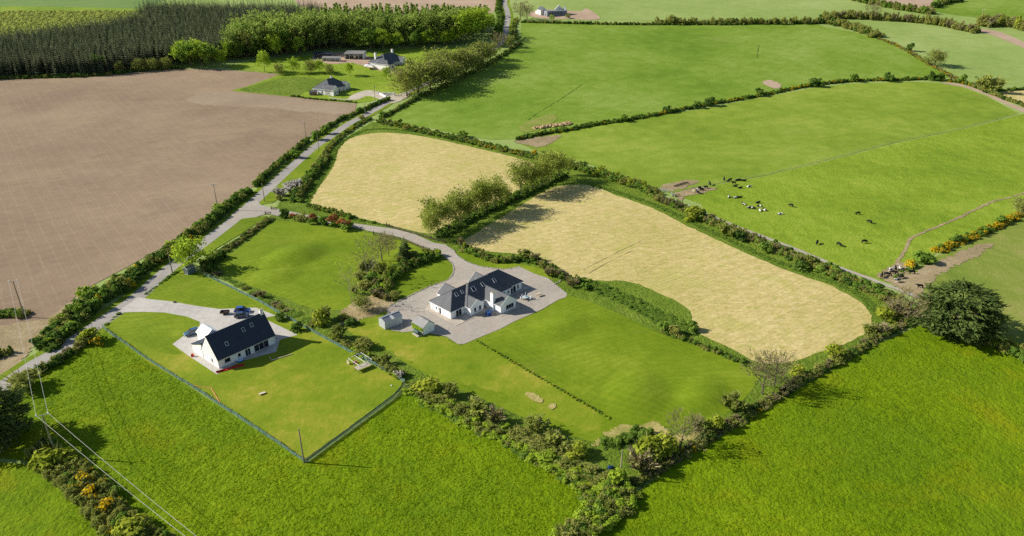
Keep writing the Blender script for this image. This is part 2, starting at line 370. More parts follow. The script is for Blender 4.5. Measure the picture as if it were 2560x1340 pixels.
sheet('pasture_field', [(1304, 54), (1414, 58), (1660, 61), (1843, 61), (2040, 60), (2064, 68), (2135, 81), (2187, 95), (2258, 119), (2310, 151), (2360, 179), (2381, 194), (2328, 194), (2240, 199), (2152, 200), (2064, 207), (2012, 214), (1959, 228), (1888, 239), (1800, 256), (1730, 270), (1660, 284), (1514, 304), (1448, 316), (1315, 336), (1278, 349), (1232, 349), (1182, 343), (1135, 334), (1082, 322), (1016, 311), (966, 298), (976, 282), (1049, 248), (1149, 202), (1232, 158), (1282, 124), (1300, 100)], G_FAR, 'large green pasture between the road trees and the gorse hedge', smooth=False)
sheet('pasture_field', [(1280, 352), (1448, 318), (1660, 287), (1765, 271), (1888, 246), (2029, 220), (2117, 210), (2258, 204), (2346, 207), (2405, 218), (2469, 242), (2546, 284), (2398, 324), (2258, 352), (2082, 397), (1906, 440), (1783, 461), (1729, 469), (1680, 483), (1649, 474), (1560, 449), (1481, 412), (1368, 386)], G_MID, 'yellow-green grazed pasture below the gorse hedge', smooth=False)
sheet('farm_track', [(2350, 207), (2410, 218), (2470, 240), (2570, 285), (2800, 360), (2800, 330), (2560, 270), (2470, 232), (2400, 210)], SOIL2, 'bare earth track along the far end of the grazed pasture')
sheet('pasture_field', [(1680, 485), (1729, 471), (1783, 463), (1906, 442), (2082, 399), (2258, 354), (2398, 326), (2546, 288), (2800, 230), (2900, 420), (2560, 530), (2513, 556), (2442, 590), (2385, 610), (2343, 632), (2280, 668), (2243, 682), (2215, 706), (2181, 692), (2096, 668), (2028, 641), (1960, 615), (1911, 596), (1794, 545), (1761, 532), (1752, 510)], G_COW, 'bright green pasture grazed by the black and white cows', smooth=False)
sheet('pasture_field', [(2243, 690), (2290, 672), (2343, 640), (2442, 598), (2560, 540), (2900, 400), (2900, 1000), (2560, 875), (2440, 840), (2330, 800), (2290, 740)], G_OLIVE, 'olive grazed pasture behind the big cypress')
# left: tilled field
sheet('tilled_field', [(-700, 225), (0, 199), (130, 196), (246, 191), (351, 178), (457, 172), (548, 173), (598, 178), (661, 181), (703, 186), (657, 206), (615, 218), (580, 227), (668, 236), (731, 243), (809, 252), (893, 259), (886, 279), (840, 302), (790, 338), (750, 360), (700, 400), (664, 430), (640, 462), (600, 490), (560, 515), (520, 545), (480, 575), (440, 597), (400, 622), (340, 656), (290, 684), (236, 712), (190, 740), (150, 785), (100, 840), (60, 880), (0, 935), (-500, 1100)], SOIL, 'large brown tilled field left of the road', smooth=False)
sheet('bare_headland', [(460, 250), (540, 232), (668, 240), (809, 256), (885, 264), (850, 285), (780, 280), (640, 268), (520, 262)], SOIL3, 'paler turned headland of the tilled field', ragged=2.0)
sheet('earth_gateway', [(0, 815), (60, 805), (110, 800), (150, 775), (200, 735), (215, 745), (165, 800), (110, 845), (70, 885), (30, 940), (-20, 990), (-200, 1000), (-200, 850)], MUD, 'bare earth gateway at the low corner of the tilled field', ragged=0.8)
# the gardens of the far houses
sheet('garden_lawn', [(560, 168), (640, 150), (760, 140), (900, 132), (1010, 122), (1150, 118), (1210, 128), (1190, 150), (1040, 230), (985, 245), (893, 258), (809, 251), (731, 242), (668, 235), (592, 229), (580, 226), (615, 217), (700, 186), (598, 176)], G_COW, 'sunny lawns around the two far bungalows', smooth=False)
sheet('rough_paddock', [(600, 226), (640, 212), (720, 192), (790, 196), (830, 205), (770, 228), (740, 240), (660, 234)], G_ROUGH, 'rough grass corner beside the far bungalow', ragged=1.0)
# foreground pastures
sheet('pasture_field', [(-300, 1010), (60, 935), (110, 930), (190, 870), (260, 830), (290, 848), (442, 948), (765, 1160), (1005, 985), (1060, 985), (1240, 1070), (1420, 1160), (1560, 1240), (1470, 1330), (1400, 1400), (1350, 1700), (500, 1700), (330, 1360), (210, 1240), (60, 1150), (-300, 1120)], G_NEAR, 'lush tussocky pasture in front of the green mesh fences', smooth=False)
sheet('pasture_field', [(-300, 1130), (60, 1160), (210, 1250), (330, 1365), (480, 1700), (-600, 1700)], G_NEAR, 'small lush pasture below the gorse hedge in the near corner', smooth=False)
sheet('pasture_field', [(1560, 1250), (1660, 1180), (1820, 1080), (1980, 980), (2180, 870), (2300, 815), (2440, 850), (2560, 905), (3000, 1050), (3200, 1700), (1340, 1700), (1420, 1390)], G_NEAR, 'wide lush pasture right of the bare boundary hedge', smooth=False)
# the property: rank grass, cut hay, lawns (these never meet the far fields, so their layers start low again)
LAYER[0] = 6
sheet('rough_paddock', [(930, 305), (1016, 316), (1135, 340), (1300, 382), (1400, 410), (1540, 455), (1640, 490), (1778, 552), (1960, 630), (2160, 710), (2310, 775), (2180, 860), (1980, 975), (1820, 1070), (1560, 1240), (1420, 1155), (1160, 1030), (1010, 958), (800, 838), (640, 745), (520, 680), (505, 650), (590, 600), (680, 535), (700, 505), (780, 430), (830, 365)], G_ROUGH, 'rank green grass margins of the marked property', smooth=False)
sheet('hay_field', [(933, 333), (1016, 335), (1116, 353), (1215, 376), (1328, 406), (1330, 430), (1300, 470), (1230, 520), (1120, 580), (1064, 583), (1000, 569), (939, 555), (869, 538), (810, 527), (784, 515), (777, 501), (787, 484), (822, 433), (838, 407), (850, 368), (880, 345)], HAY, 'straw coloured cut hay field beside the road')
sheet('hay_field', [(1270, 533), (1312, 507), (1352, 484), (1394, 466), (1470, 463), (1540, 488), (1630, 520), (1700, 556), (1800, 604), (1900, 648), (2000, 688), (2080, 716), (2150, 756), (2178, 788), (2166, 828), (2120, 858), (2050, 880), (1980, 905), (1905, 908), (1830, 872), (1745, 832), (1728, 805), (1727, 780), (1680, 748), (1582, 706), (1500, 702), (1440, 695), (1390, 678), (1340, 648), (1290, 634), (1235, 630), (1190, 622), (1156, 607), (1190, 582), (1230, 557)], HAY, 'large straw coloured cut hay field behind the white house')
sheet('garden_lawn', [(690, 552), (740, 556), (800, 566), (880, 576), (950, 588), (1020, 602), (1080, 622), (1100, 640), (1000, 655), (930, 690), (890, 730), (870, 770), (820, 775), (760, 765), (700, 742), (620, 712), (560, 680), (560, 650), (610, 612), (660, 575)], G_LAWN, 'mown lawn below the driveway bushes')
sheet('garden_lawn', [(1045, 735), (1080, 720), (1118, 702), (1133, 684), (1133, 664), (1120, 652), (1085, 650), (1040, 668), (1000, 690), (985, 730), (985, 760)], G_LAWN, 'small mown lawn between drive and shrubbery', jit=0.15)
sheet('garden_lawn', [(1418, 737), (1470, 752), (1560, 790), (1640, 830), (1730, 860), (1830, 895), (1905, 935), (1880, 975), (1840, 1020), (1780, 1050), (1700, 1075), (1640, 1060), (1560, 1085), (1480, 1105), (1400, 1080), (1300, 1040), (1180, 985), (1090, 950), (1010, 905), (960, 870), (870, 830), (900, 800), (960, 780), (1000, 835), (1100, 845), (1150, 862), (1290, 802), (1355, 776)], G_LAWN, 'broad mown lawn in front of the white house', smooth=False, jit=0)
sheet('dry_lawn', [(870, 828), (920, 795), (966, 775), (985, 800), (975, 828), (1030, 832), (1110, 845), (1150, 865), (1190, 852), (1260, 890), (1380, 960), (1500, 1040), (1480, 1075), (1380, 1050), (1260, 990), (1100, 935), (980, 880)], G_DRY, 'patchy yellowed lawn below the two sheds', ragged=1.0)
sheet('lawn_verge', [(1135, 632), (1150, 645), (1172, 658), (1205, 669), (1262, 675), (1300, 669), (1336, 686), (1372, 698), (1390, 690), (1340, 668), (1260, 655), (1200, 640), (1160, 622)], G_LAWN, 'mown verge curving along the far side of the drive', jit=0.1)
sheet('straw_heap_ground', [(1570, 1050), (1610, 1042), (1650, 1058), (1690, 1085), (1750, 1080), (1740, 1098), (1680, 1100), (1600, 1075), (1540, 1098), (1480, 1112), (1530, 1080)], DEADG, 'dead straw coloured grass at the low end of the lawn', ragged=0.9)
sheet('mulch_bed', [(850, 790), (870, 765), (900, 748), (940, 742), (985, 760), (960, 780), (900, 800), (860, 812)], MULCH, 'bark strewn bed under the thin shrubs left of the sheds', ragged=0.7)
# gentle swells of the lawns
def swell(px, rx, ry, h, ang, mat, label):
    LAYER[0] += 1; c = P(*px); V = [(c.x, c.y, c.z + 0.004 * LAYER[0] + h - 0.04)]; Fc = []; nr, ns = 12, 40; ca, sa = math.cos(R(ang)), math.sin(R(ang))
    for i in range(1, nr + 1):
        q = i / nr
        for j in range(ns):
            t = 6.28318 * j / ns; x, y = rx * q * math.cos(t), ry * q * math.sin(t)
            V.append((c.x + x * ca - y * sa, c.y + x * sa + y * ca, c.z + 0.004 * LAYER[0] + h * (1 - q * q) ** 2 - 0.04))
    for j in range(ns): Fc.append((0, 1 + j, 1 + (j + 1) % ns))
    for i in range(nr - 1):
        for j in range(ns): a, b = 1 + i * ns, 1 + (i + 1) * ns; Fc.append((a + j, b + j, b + (j + 1) % ns, a + (j + 1) % ns))
    tag(link('lawn_swell', mesh_from('lawn_swell', V, Fc, mat, None, True)), label, None, None, 'structure')
swell((735, 640), 15, 11, 1.7, 60, G_LAWN, 'grassy swell in the middle of the upper lawn')
swell((690, 690), 10, 8, 0.9, 20, G_LAWN, 'lower grassy swell of the upper lawn')
swell((1590, 985), 14, 9, 1.0, 70, G_LAWN, 'grassy swell in the lower half of the broad lawn')
swell((1760, 985), 11, 7, 0.9, 55, G_LAWN, 'grassy swell near the corner of the broad lawn')
swell((1400, 820), 14, 8, 0.8, 40, G_LAWN, 'low grassy swell beside the gravel yard')
# neighbour garden
sheet('garden_lawn', [(262, 822), (300, 785), (340, 745), (420, 690), (470, 672), (512, 685), (646, 752), (800, 838), (1010, 955), (1000, 975), (765, 1150), (500, 982), (365, 900)], G_DRY, 'fenced lawn round the dark roofed bungalow', smooth=False)
sheet('garden_lawn', [(362, 742), (420, 700), (470, 680), (512, 692), (600, 735), (660, 770), (600, 772), (500, 764), (430, 752)], G_LAWN, 'bright front lawn between road and gravel', jit=0.2)
sheet('garden_lawn', [(270, 820), (306, 783), (356, 782), (420, 785), (470, 795), (497, 806), (496, 816), (456, 842), (430, 862), (455, 885), (400, 880), (330, 850)], G_LAWN, 'bright side lawn inside the mesh fence', jit=0.2)
# drives, roads, paving
ROAD = [(-60, 1010), (20, 958), (92, 908), (140, 882), (225, 825), (300, 775), (345, 742), (392, 700), (428, 668), (490, 622), (550, 577), (585, 550), (620, 518), (668, 474), (722, 424), (781, 372), (813, 350), (845, 328), (873, 309), (906, 292), (940, 273), (978, 251), (1024, 229), (1105, 190), (1190, 148), (1243, 117), (1257, 100), (1264, 86), (1266, 65), (1270, 45), (1268, 27), (1262, 10), (1264, -10), (1270, -60)]
strip('road_verge', ROAD, 10.0, G_LAWN, 'grass verges along the lane', 4.0, 0.3)
sheet('road_verge', [(500, 628), (560, 585), (602, 550), (640, 543), (668, 540), (640, 560), (590, 592), (540, 622), (515, 640)], G_LAWN, 'mown grass verge beside the lane below the gate', jit=0.15)
sheet('road_verge', [(700, 468), (740, 425), (770, 398), (790, 385), (812, 365), (815, 372), (790, 405), (770, 430), (740, 455), (715, 480), (680, 508), (650, 512), (645, 502), (670, 490)], G_LAWN, 'mown grass verge beside the lane above the gate', jit=0.15)
strip('road', ROAD, 5.2, ASPHALT, 'worn grey country lane running between the hedges', 4.0, 0.05)
sheet('gravel_drive', [(560, 556), (600, 520), (640, 500), (652, 512), (668, 517), (716, 527), (766, 537), (830, 548), (888, 559), (939, 566), (1000, 575), (1031, 583), (1083, 607), (1113, 612), (1132, 625), (1146, 642), (1170, 656), (1205, 667), (1261, 673), (1298, 667), (1334, 684), (1369, 696), (1385, 708), (1418, 735), (1416, 743), (1397, 750), (1353, 775), (1289, 802), (1250, 823), (1191, 848), (1160, 861), (1145, 861), (1117, 842), (1095, 838), (1031, 829), (1009, 831), (975, 826), (966, 773), (992, 756), (1036, 736), (1079, 716), (1119, 701), (1132, 681), (1132, 664), (1123, 653), (1110, 642), (1098, 631), (1074, 623), (1050, 615), (1003, 595), (960, 585), (923, 578), (888, 570), (820, 560), (760, 551), (700, 541), (665, 535), (640, 543), (600, 548), (580, 562)], GRAVEL, 'pale gravel drive and yard round the white house', smooth=False, jit=0.12)
sheet('gravel_drive', [(300, 776), (345, 744), (372, 748), (424, 754), (492, 766), (549, 773), (640, 770), (690, 790), (657, 796), (694, 814), (744, 838), (700, 850), (690, 880), (600, 905), (542, 937), (469, 889), (431, 861), (458, 841), (499, 816), (499, 805), (469, 793), (413, 782), (356, 780), (306, 781)], GRAVEL2, 'white gravel drive sweeping to the dark roofed bungalow', smooth=False, jit=0.1)
YARD = Vector((0, 0, 0.004 * LAYER[0]))   # top of the gravel yards
sheet('gravel_drive', [(865, 248), (880, 238), (920, 226), (980, 236), (1010, 232), (1022, 240), (985, 258), (955, 250), (920, 240), (890, 250), (840, 248), (820, 243)], CONC, 'pale drive of the far bungalow', jit=0.1)
sheet('farm_yard', [(780, 150), (800, 136), (890, 130), (930, 145), (985, 168), (1010, 180), (990, 186), (930, 172), (880, 158), (830, 160)], SOIL2, 'pale yard beside the far farm sheds', jit=0.3)
sheet('building_plot', [(1320, 36), (1350, 24), (1410, 26), (1450, 28), (1468, 22), (1500, 44), (1480, 50), (1430, 48), (1350, 46)], SOIL2, 'bare building plot round the unfinished house', jit=0.3)
strip('farm_track', [(1600, 474), (1642, 487), (1691, 503), (1735, 521), (1778, 541), (1850, 570), (1923, 598), (1970, 616), (2033, 641), (2096, 668), (2160, 692), (2243, 724), (2300, 745)], 1.9, GRAVEL, 'white gravel track along the edge of the cow pasture', 3.0, 0.15)
strip('cattle_path', [(2240, 660), (2262, 625), (2275, 600), (2300, 585), (2390, 548), (2430, 528), (2480, 505), (2520, 495), (2600, 470)], 1.1, MUD, 'bare path worn by cattle beside the gorse hedge', 1.2, 0.35)
sheet('mud_patch', [(2190, 690), (2215, 676), (2250, 655), (2280, 668), (2262, 690), (2230, 706)], MUD, 'trodden mud where the cows crowd at the hedge gap', ragged=1.0)
sheet('mud_patch', [(2230, 706), (2270, 690), (2330, 660), (2420, 620), (2480, 610), (2440, 640), (2400, 660), (2350, 690), (2310, 730), (2290, 740)], MUD, 'bare trodden earth under the gorse hedge behind the cypress', ragged=1.0)
sheet('mud_patch', [(1690, 484), (1725, 472), (1765, 468), (1790, 470), (1770, 480), (1720, 490), (1700, 500)], MUD, 'trodden earth round the cattle feeder', ragged=1.0)
sheet('mud_patch', [(1650, 468), (1690, 455), (1730, 450), (1745, 455), (1715, 468), (1680, 478)], MUD, 'trodden earth beside the ladder trough', ragged=1.0)
sheet('mud_patch', [(1285, 355), (1330, 346), (1400, 338), (1390, 350), (1350, 368), (1320, 364)], MUD, 'trodden field corner below the straw heap', ragged=1.0)
sheet('mud_patch', [(1905, 208), (1925, 200), (1952, 212), (1945, 222), (1915, 214)], SOIL2, 'pale bare patch beside the gorse hedge', ragged=1.0)
sheet('dry_patch', [(1300, 318), (1330, 300), (1380, 285), (1390, 300), (1350, 325), (1310, 332)], G_OLIVE, 'yellowed grass beside the straw heap', ragged=0.9)
sheet('dry_patch', [(1312, 985), (1330, 982), (1358, 1000), (1350, 1008), (1328, 1000)], DEADG, 'scraped earth patch on the lawn', ragged=0.25)
sheet('dry_patch', [(1372, 1012), (1386, 1010), (1392, 1018), (1380, 1024), (1371, 1018)], DEADG, 'small round scorched patch on the lawn', ragged=0.25)

# wheel marks and ditches
T_DARK = ground_mat('track_in_grass', [(0.25, (0.075, 0.13, 0.014)), (0.75, (0.12, 0.18, 0.03))], 0.1, 0.6, 2.5)
T_HAY = ground_mat('track_in_stubble', [(0.25, (0.37, 0.3, 0.12)), (0.75, (0.47, 0.37, 0.17))], 0.1, 0.6, 2.5)
strip('wheel_mark', [(1455, 676), (1500, 652), (1560, 622), (1600, 604)], 0.22, T_HAY, 'upper of two straight wheel marks on the large hay field', 1.5, 0.1)
strip('wheel_mark', [(1470, 684), (1515, 658), (1580, 626)], 0.22, T_HAY, 'lower of two straight wheel marks on the large hay field', 1.5, 0.1)
strip('ditch', [(1320, 300), (1348, 280), (1390, 255), (1425, 232), (1455, 211)], 0.4, T_DARK, 'dark ditch line running up the large green pasture', 2.0, 0.3)
strip('ditch', [(1893, 145), (1894, 128), (1897, 114)], 0.6, T_DARK, 'short dark ditch in the far half of the large green pasture', 2.0, 0.3)
# ---------------------------------------------------------------- vegetation library
L_DARK = leaf_mat('leaf_dark', (0.03, 0.06, 0.012), (0.075, 0.115, 0.02))
L_OLIVE = leaf_mat('leaf_olive', (0.085, 0.1, 0.02), (0.175, 0.18, 0.045))
L_MID = leaf_mat('leaf_mid', (0.05, 0.095, 0.014), (0.115, 0.165, 0.025))
L_LIGHT = leaf_mat('leaf_light', (0.11, 0.165, 0.015), (0.2, 0.25, 0.025))
L_YELL = leaf_mat('leaf_yellow_green', (0.12, 0.15, 0.014), (0.22, 0.245, 0.028), gain=2.0)
L_GORSE = leaf_mat('gorse_flower', (0.48, 0.31, 0.008), (0.7, 0.5, 0.018), gain=1.1)
L_BLOS = leaf_mat('blossom', (0.42, 0.4, 0.35), (0.66, 0.63, 0.57), gain=1.1)
L_RED = leaf_mat('leaf_red', (0.16, 0.05, 0.025), (0.28, 0.11, 0.04), gain=1.6)
L_CON = leaf_mat('needle_dark', (0.034, 0.044, 0.022), (0.085, 0.087, 0.046), trans=0.25, gain=2.9)
L_CYP = leaf_mat('needle_cypress', (0.027, 0.044, 0.011), (0.068, 0.088, 0.023), trans=0.15)
L_LARCH = leaf_mat('needle_larch', (0.055, 0.085, 0.018), (0.14, 0.17, 0.035), gain=2.7)
L_BUD = leaf_mat('leaf_bud', (0.09, 0.112, 0.02), (0.175, 0.198, 0.038))
TWIG = leaf_mat('twig', (0.11, 0.09, 0.05), (0.2, 0.165, 0.095), trans=0.1, gain=1.9)
TWIGG = leaf_mat('twig_budding', (0.1, 0.105, 0.032), (0.18, 0.175, 0.06), trans=0.15)
BARK = plain('bark', (0.12, 0.095, 0.07), 0.9, var=0.3)
BARKP = plain('bark_pale', (0.26, 0.22, 0.17), 0.9, var=0.25)

def unit(n, r):
    v = r.normal(size=(n, 3)); return v / np.linalg.norm(v, axis=1)[:, None]
def quads(C, Nn, size, r, aspect=1.0):
    """leaf quads at C facing Nn"""
    n = len(C); t = unit(n, r); u = np.cross(Nn, t); u /= np.linalg.norm(u, axis=1)[:, None] + 1e-9; w = np.cross(Nn, u)
    s = np.asarray(size).reshape(-1, 1) * (0.6 + 0.8 * r.random((n, 1))) * 0.5
    u = u * s; w = w * s * aspect
    k = 0.35 * s * Nn
    return np.stack([C - u - w * 0.6, C + u * 0.3 - w, C + u + w * 0.6 + k, C - u * 0.3 + w], 1)
def blades(A, D, L, W, r):
    """thin twigs from A along D"""
    n = len(A); t = unit(n, r); u = np.cross(D, t); u /= np.linalg.norm(u, axis=1)[:, None] + 1e-9
    L = np.asarray(L).reshape(-1, 1); W = np.asarray(W).reshape(-1, 1)
    E = A + D * L
    return np.stack([A - u * W, A + u * W, E + u * W * 0.3, E - u * W * 0.3], 1)
def blobs(n, rad, h, r, zb=0.35, flat=1.0):
    """centres and radii of leaf clumps filling a dome rad wide and h high"""
    out = []
    for i in range(n):
        a = r.random() * 6.283; q = math.sqrt(r.random())
        zz = r.random()
        prof = math.sqrt(max(0.05, 1 - ((zz - zb) / (1.02 - zb)) ** 2)) if zz > zb else (0.75 + 0.25 * zz / zb)
        rr = rad * (0.28 + 0.2 * r.random())
        out.append((q * prof * (rad - rr * 0.7) * math.cos(a), q * prof * (rad - rr * 0.7) * math.sin(a), max(rr * 0.4, zz * (h - rr * 0.8)), rr))
    return np.array(out)
def crown_pts(B, n, r, fill=0.25, flat=0.85):
    w = B[:, 3] ** 2; k = r.choice(len(B), n, p=w / w.sum()); d = unit(n, r)
    d[:, 2] = np.where(d[:, 2] < -0.3, -d[:, 2], d[:, 2])
    q = np.where(r.random(n) < fill, r.random(n), 0.62 + 0.72 * r.random(n))
    C = B[k, :3] + d * (B[k, 3] * q)[:, None] * np.array([1, 1, flat])
    C[:, 2] = np.maximum(C[:, 2], 0.05)
    Nn = d + 0.55 * unit(n, r); Nn /= np.linalg.norm(Nn, axis=1)[:, None]
    return C, Nn, k
def shrub_mesh(name, seed, rad=1.3, h=2.0, n=420, size=0.34, mats=(None,), second=0.0, twig=0, nb=11, twmat=None, top=0.0):
    """a bush: clumps of leaves; 'second' = share of clumps wearing the second colour (flowers), twig = number of bare twigs"""
    r = np.random.default_rng(seed); B = blobs(nb, rad, h, r)
    C, Nn, k = crown_pts(B, n, r); Q = quads(C, Nn, size, r)
    pick = r.random(len(B)) < second * 1.6
    mi = ((pick[k] & (r.random(n) < 0.72) & (Nn[:, 2] > -0.1)) | ((C[:, 2] > h * 0.62) & (r.random(n) < top))).astype(int) if (second or top) else np.zeros(n, int)
    mm = list(mats)
    if twig:
        a = r.random(twig) * 6.283; q = np.sqrt(r.random(twig)) * 0.35 * rad
        A = np.stack([q * np.cos(a), q * np.sin(a), r.random(twig) * h * 0.45], 1)
        D = np.stack([np.cos(a) * (0.2 + r.random(twig)), np.sin(a) * (0.2 + r.random(twig)), 0.5 + 0.9 * r.random(twig)], 1); D /= np.linalg.norm(D, axis=1)[:, None]
        T = blades(A, D, (0.45 + 0.6 * r.random(twig)) * h * 0.75, 0.05 + 0 * a, r)
        Q = np.concatenate([Q, T]); mm.append(twmat or TWIG); mi = np.concatenate([mi, np.full(twig, len(mm) - 1)])
    return mesh_np(name, Q.reshape(-1, 3), 4, mm, mi)
def twig_shrub(name, seed, rad=1.5, h=2.4, n=520, leaves=160, lm=None, tm=None, w=0.045, size=0.26):
    """a leafless or budding bush: fans of twigs with a haze of small leaves"""
    r = np.random.default_rng(seed)
    ns = 9; sa = r.random(ns) * 6.283; sl = 0.15 + 0.75 * r.random(ns)
    k = r.integers(0, ns, n); t = np.sqrt(r.random(n))
    base = np.stack([np.cos(sa) * sl * rad, np.sin(sa) * sl * rad, (1.0 - 0.45 * sl) * h], 1) * 0.85
    A = base[k] * (t * 0.85)[:, None]
    D = base[k] / np.linalg.norm(base[k], axis=1)[:, None] + 0.65 * unit(n, r) + np.array([0, 0, 0.25]); D /= np.linalg.norm(D, axis=1)[:, None]
    Ln = (0.25 + 0.35 * r.random(n)) * h * 0.6
    Q = blades(A, D, Ln, np.where(t < 0.3, w * 1.6, w), r)
    Em = A + D * (Ln * r.random(n) * 1.0)[:, None]
    pick = r.integers(0, n, leaves); Nn = unit(leaves, r)
    Lq = quads(Em[pick] + 0.12 * unit(leaves, r), Nn, size, r)
    Z = np.concatenate([Q, Lq]); Z[:, :, 2] = np.maximum(Z[:, :, 2], 0.02)
    return mesh_np(name, Z.reshape(-1, 3), 4, [tm or TWIG, lm or L_OLIVE], np.concatenate([np.zeros(n, int), np.ones(leaves, int)]))
SH = {}
def variants(key, n, fn): SH[key] = [fn(i) for i in range(n)]
variants('dark', 4, lambda i: shrub_mesh('bramble', 10 + i, 1.35, 1.9, 460, 0.36, (L_DARK,), nb=12))
variants('mid', 4, lambda i: shrub_mesh('shrub', 20 + i, 1.35, 2.0, 460, 0.36, (L_MID,), nb=11))
variants('olive', 4, lambda i: shrub_mesh('shrub', 30 + i, 1.4, 2.0, 440, 0.3, (L_OLIVE,), twig=60, nb=11, twmat=TWIGG))
variants('light', 3, lambda i: shrub_mesh('shrub', 40 + i, 1.3, 1.9, 430, 0.32, (L_LIGHT,), nb=10))
variants('yellow', 3, lambda i: shrub_mesh('shrub', 50 + i, 1.35, 2.0, 420, 0.32, (L_YELL,), nb=10, twig=40, twmat=TWIGG))
variants('gorse', 4, lambda i: shrub_mesh('gorse', 60 + i, 1.25, 1.6, 460, 0.3, (L_DARK, L_GORSE), second=0.36, nb=12))
variants('bloom', 2, lambda i: shrub_mesh('gorse', 70 + i, 1.25, 1.6, 460, 0.3, (L_OLIVE, L_GORSE), second=0.6, nb=12))
variants('twig', 4, lambda i: twig_shrub('bare_shrub', 80 + i, leaves=110))
variants('bud', 4, lambda i: twig_shrub('budding_shrub', 90 + i, leaves=420, lm=L_BUD, tm=TWIGG))
variants('blossom', 3, lambda i: twig_shrub('blackthorn', 100 + i, leaves=700, lm=L_BLOS, size=0.3))
variants('red', 3, lambda i: shrub_mesh('photinia', 110 + i, 1.3, 2.1, 520, 0.3, (L_MID, L_RED), top=0.72, nb=12))
variants('fern', 3, lambda i: shrub_mesh('rank_grass', 120 + i, 1.2, 0.8, 300, 0.32, (L_MID,), nb=10))
variants('glossy', 2, lambda i: shrub_mesh('evergreen_shrub', 130 + i, 1.25, 2.1, 620, 0.3, (L_DARK,), nb=14))

def branch_mesh(name, seed, h, spread, levels=3, kids=(7, 4, 3), r0=0.16, up=0.55, mat=None, first=0.3, twigs=0):
    """trunk with limbs, tapering; returns mesh and the tips"""
    r = random.Random(seed); m = MB(); tips = []
    def grow(a, d, L, rad, lv):
        segs = 3 if lv == 0 else 2
        p = a; pts = [a]
        for s in range(segs):
            d2 = (d + Vector((r.uniform(-1, 1), r.uniform(-1, 1), r.uniform(-0.4, 0.8))) * (0.1 if lv == 0 else 0.18)).normalized()
            q = p + d2 * (L / segs); ra = rad * (1 - 0.75 * s / segs); rb = rad * (1 - 0.75 * (s + 1) / segs)
            m.tube(p, q, ra, rb, 5 if lv == 0 else 3, cap=False); p = q; pts.append(p); d = d2
        tips.append(p)
        if lv >= levels: return
        for k in range(kids[min(lv, len(kids) - 1)]):
            t = first + (1 - first) * (k + r.random()) / kids[min(lv, len(kids) - 1)]
            f = t * segs; i = min(int(f), segs - 1); c = pts[i].lerp(pts[i + 1], f - i)
            an = r.uniform(0, 6.283) if lv else k * 2.4 + r.uniform(-0.5, 0.5)
            o = Vector((math.cos(an), math.sin(an), 0)); o = (o - d * o.dot(d)).normalized() if lv else o
            nd = (o * spread + d * up + Vector((0, 0, 0.15))).normalized()
            grow(c, nd, L * (0.62 - 0.22 * t) if lv == 0 else L * r.uniform(0.45, 0.65), rad * (0.5 - 0.2 * t), lv + 1)
    grow(Vector((0, 0, 0)), Vector((0, 0, 1)), h, r0, 0)
    return m.mesh(name, mat or BARK, fix=False), np.array([tuple(t) for t in tips])
def tree_def(seed, h=8.0, spread=0.9, leaves=900, size=0.4, lm=None, tm=None, bare=False, r0=0.16, up=0.6, first=0.3, twigs=500, clump=0.8, kids=(8, 4, 3), tw=0.03):
    """(trunk mesh, crown mesh)"""
    tr, tips = branch_mesh('trunk', seed, h, spread, 3, kids, r0, up, tm, first)
    r = np.random.default_rng(seed); tips = tips[tips[:, 2] > h * 0.18]
    k = r.integers(0, len(tips), leaves); C = tips[k] + unit(leaves, r) * (clump * r.random((leaves, 1)) ** 0.5) * (h / 8)
    C[:, 2] = np.maximum(C[:, 2], 0.3); Nn = unit(leaves, r); Nn[:, 2] = np.abs(Nn[:, 2]); Q = [quads(C, Nn, size, r)]; mi = [np.zeros(leaves, int)]
    if twigs:
        k = r.integers(0, len(tips), twigs); c = np.array([0, 0, h * 0.35]); D = tips[k] - c; D /= np.linalg.norm(D, axis=1)[:, None] + 1e-6
        D = D + 0.6 * unit(twigs, r) + np.array([0, 0, 0.3]); D /= np.linalg.norm(D, axis=1)[:, None]
        Q.append(blades(tips[k] - D * 0.3, D, (0.5 + 0.9 * r.random(twigs)) * h / 8, tw + 0 * D[:, 0], r)); mi.append(np.ones(twigs, int))
    return tr, mesh_np('crown', np.concatenate(Q).reshape(-1, 3), 4, [lm or L_OLIVE, TWIG], np.concatenate(mi))
def conifer_def(seed, h=16.0, rad=2.6, tiers=13, per=9, mat=None, z0=0.12, droop=0.35, trunk=True, quad=True):
    """a spruce: whorls of drooping boughs on a straight trunk"""
    r = np.random.default_rng(seed); Q = []
    for i in range(tiers):
        t = i / (tiers - 1); z = h * (z0 + (0.97 - z0) * t); rr = rad * (1 - t) ** 0.8 * (0.85 + 0.3 * r.random()) + 0.15
        for j in range(per):
            a = (j + r.random() * 0.8) / per * 6.283; L = rr * (0.75 + 0.5 * r.random()); w = (0.32 + 0.2 * r.random()) * (0.4 + rr * 0.42)
            d = np.array([math.cos(a), math.sin(a), 0]); s = np.array([-d[1], d[0], 0]); top = np.array([0, 0, z])
            e = d * L + np.array([0, 0, z - droop * L]); mid = d * L * 0.55 + np.array([0, 0, z - droop * L * 0.2])
            Q.append(np.stack([top + d * 0.05, mid - s * w, e, mid + s * w]))
    q = np.array([[0, 0, h * 1.02]]); 
    for a in (0, 1.57):
        s = np.array([math.cos(a), math.sin(a), 0]) * 0.12 * rad / 2
        Q.append(np.stack([-s + [0, 0, h * 0.9], s + [0, 0, h * 0.9], s * 0.1 + [0, 0, h * 1.03], -s * 0.1 + [0, 0, h * 1.03]]))
    cr = mesh_np('crown', np.array(Q).reshape(-1, 3), 4, mat or L_CON)
    if not trunk: return None, cr
    return MB().tube((0, 0, 0), (0, 0, h * 0.95), 0.16, 0.03, 5).mesh('trunk', BARK, fix=False), cr
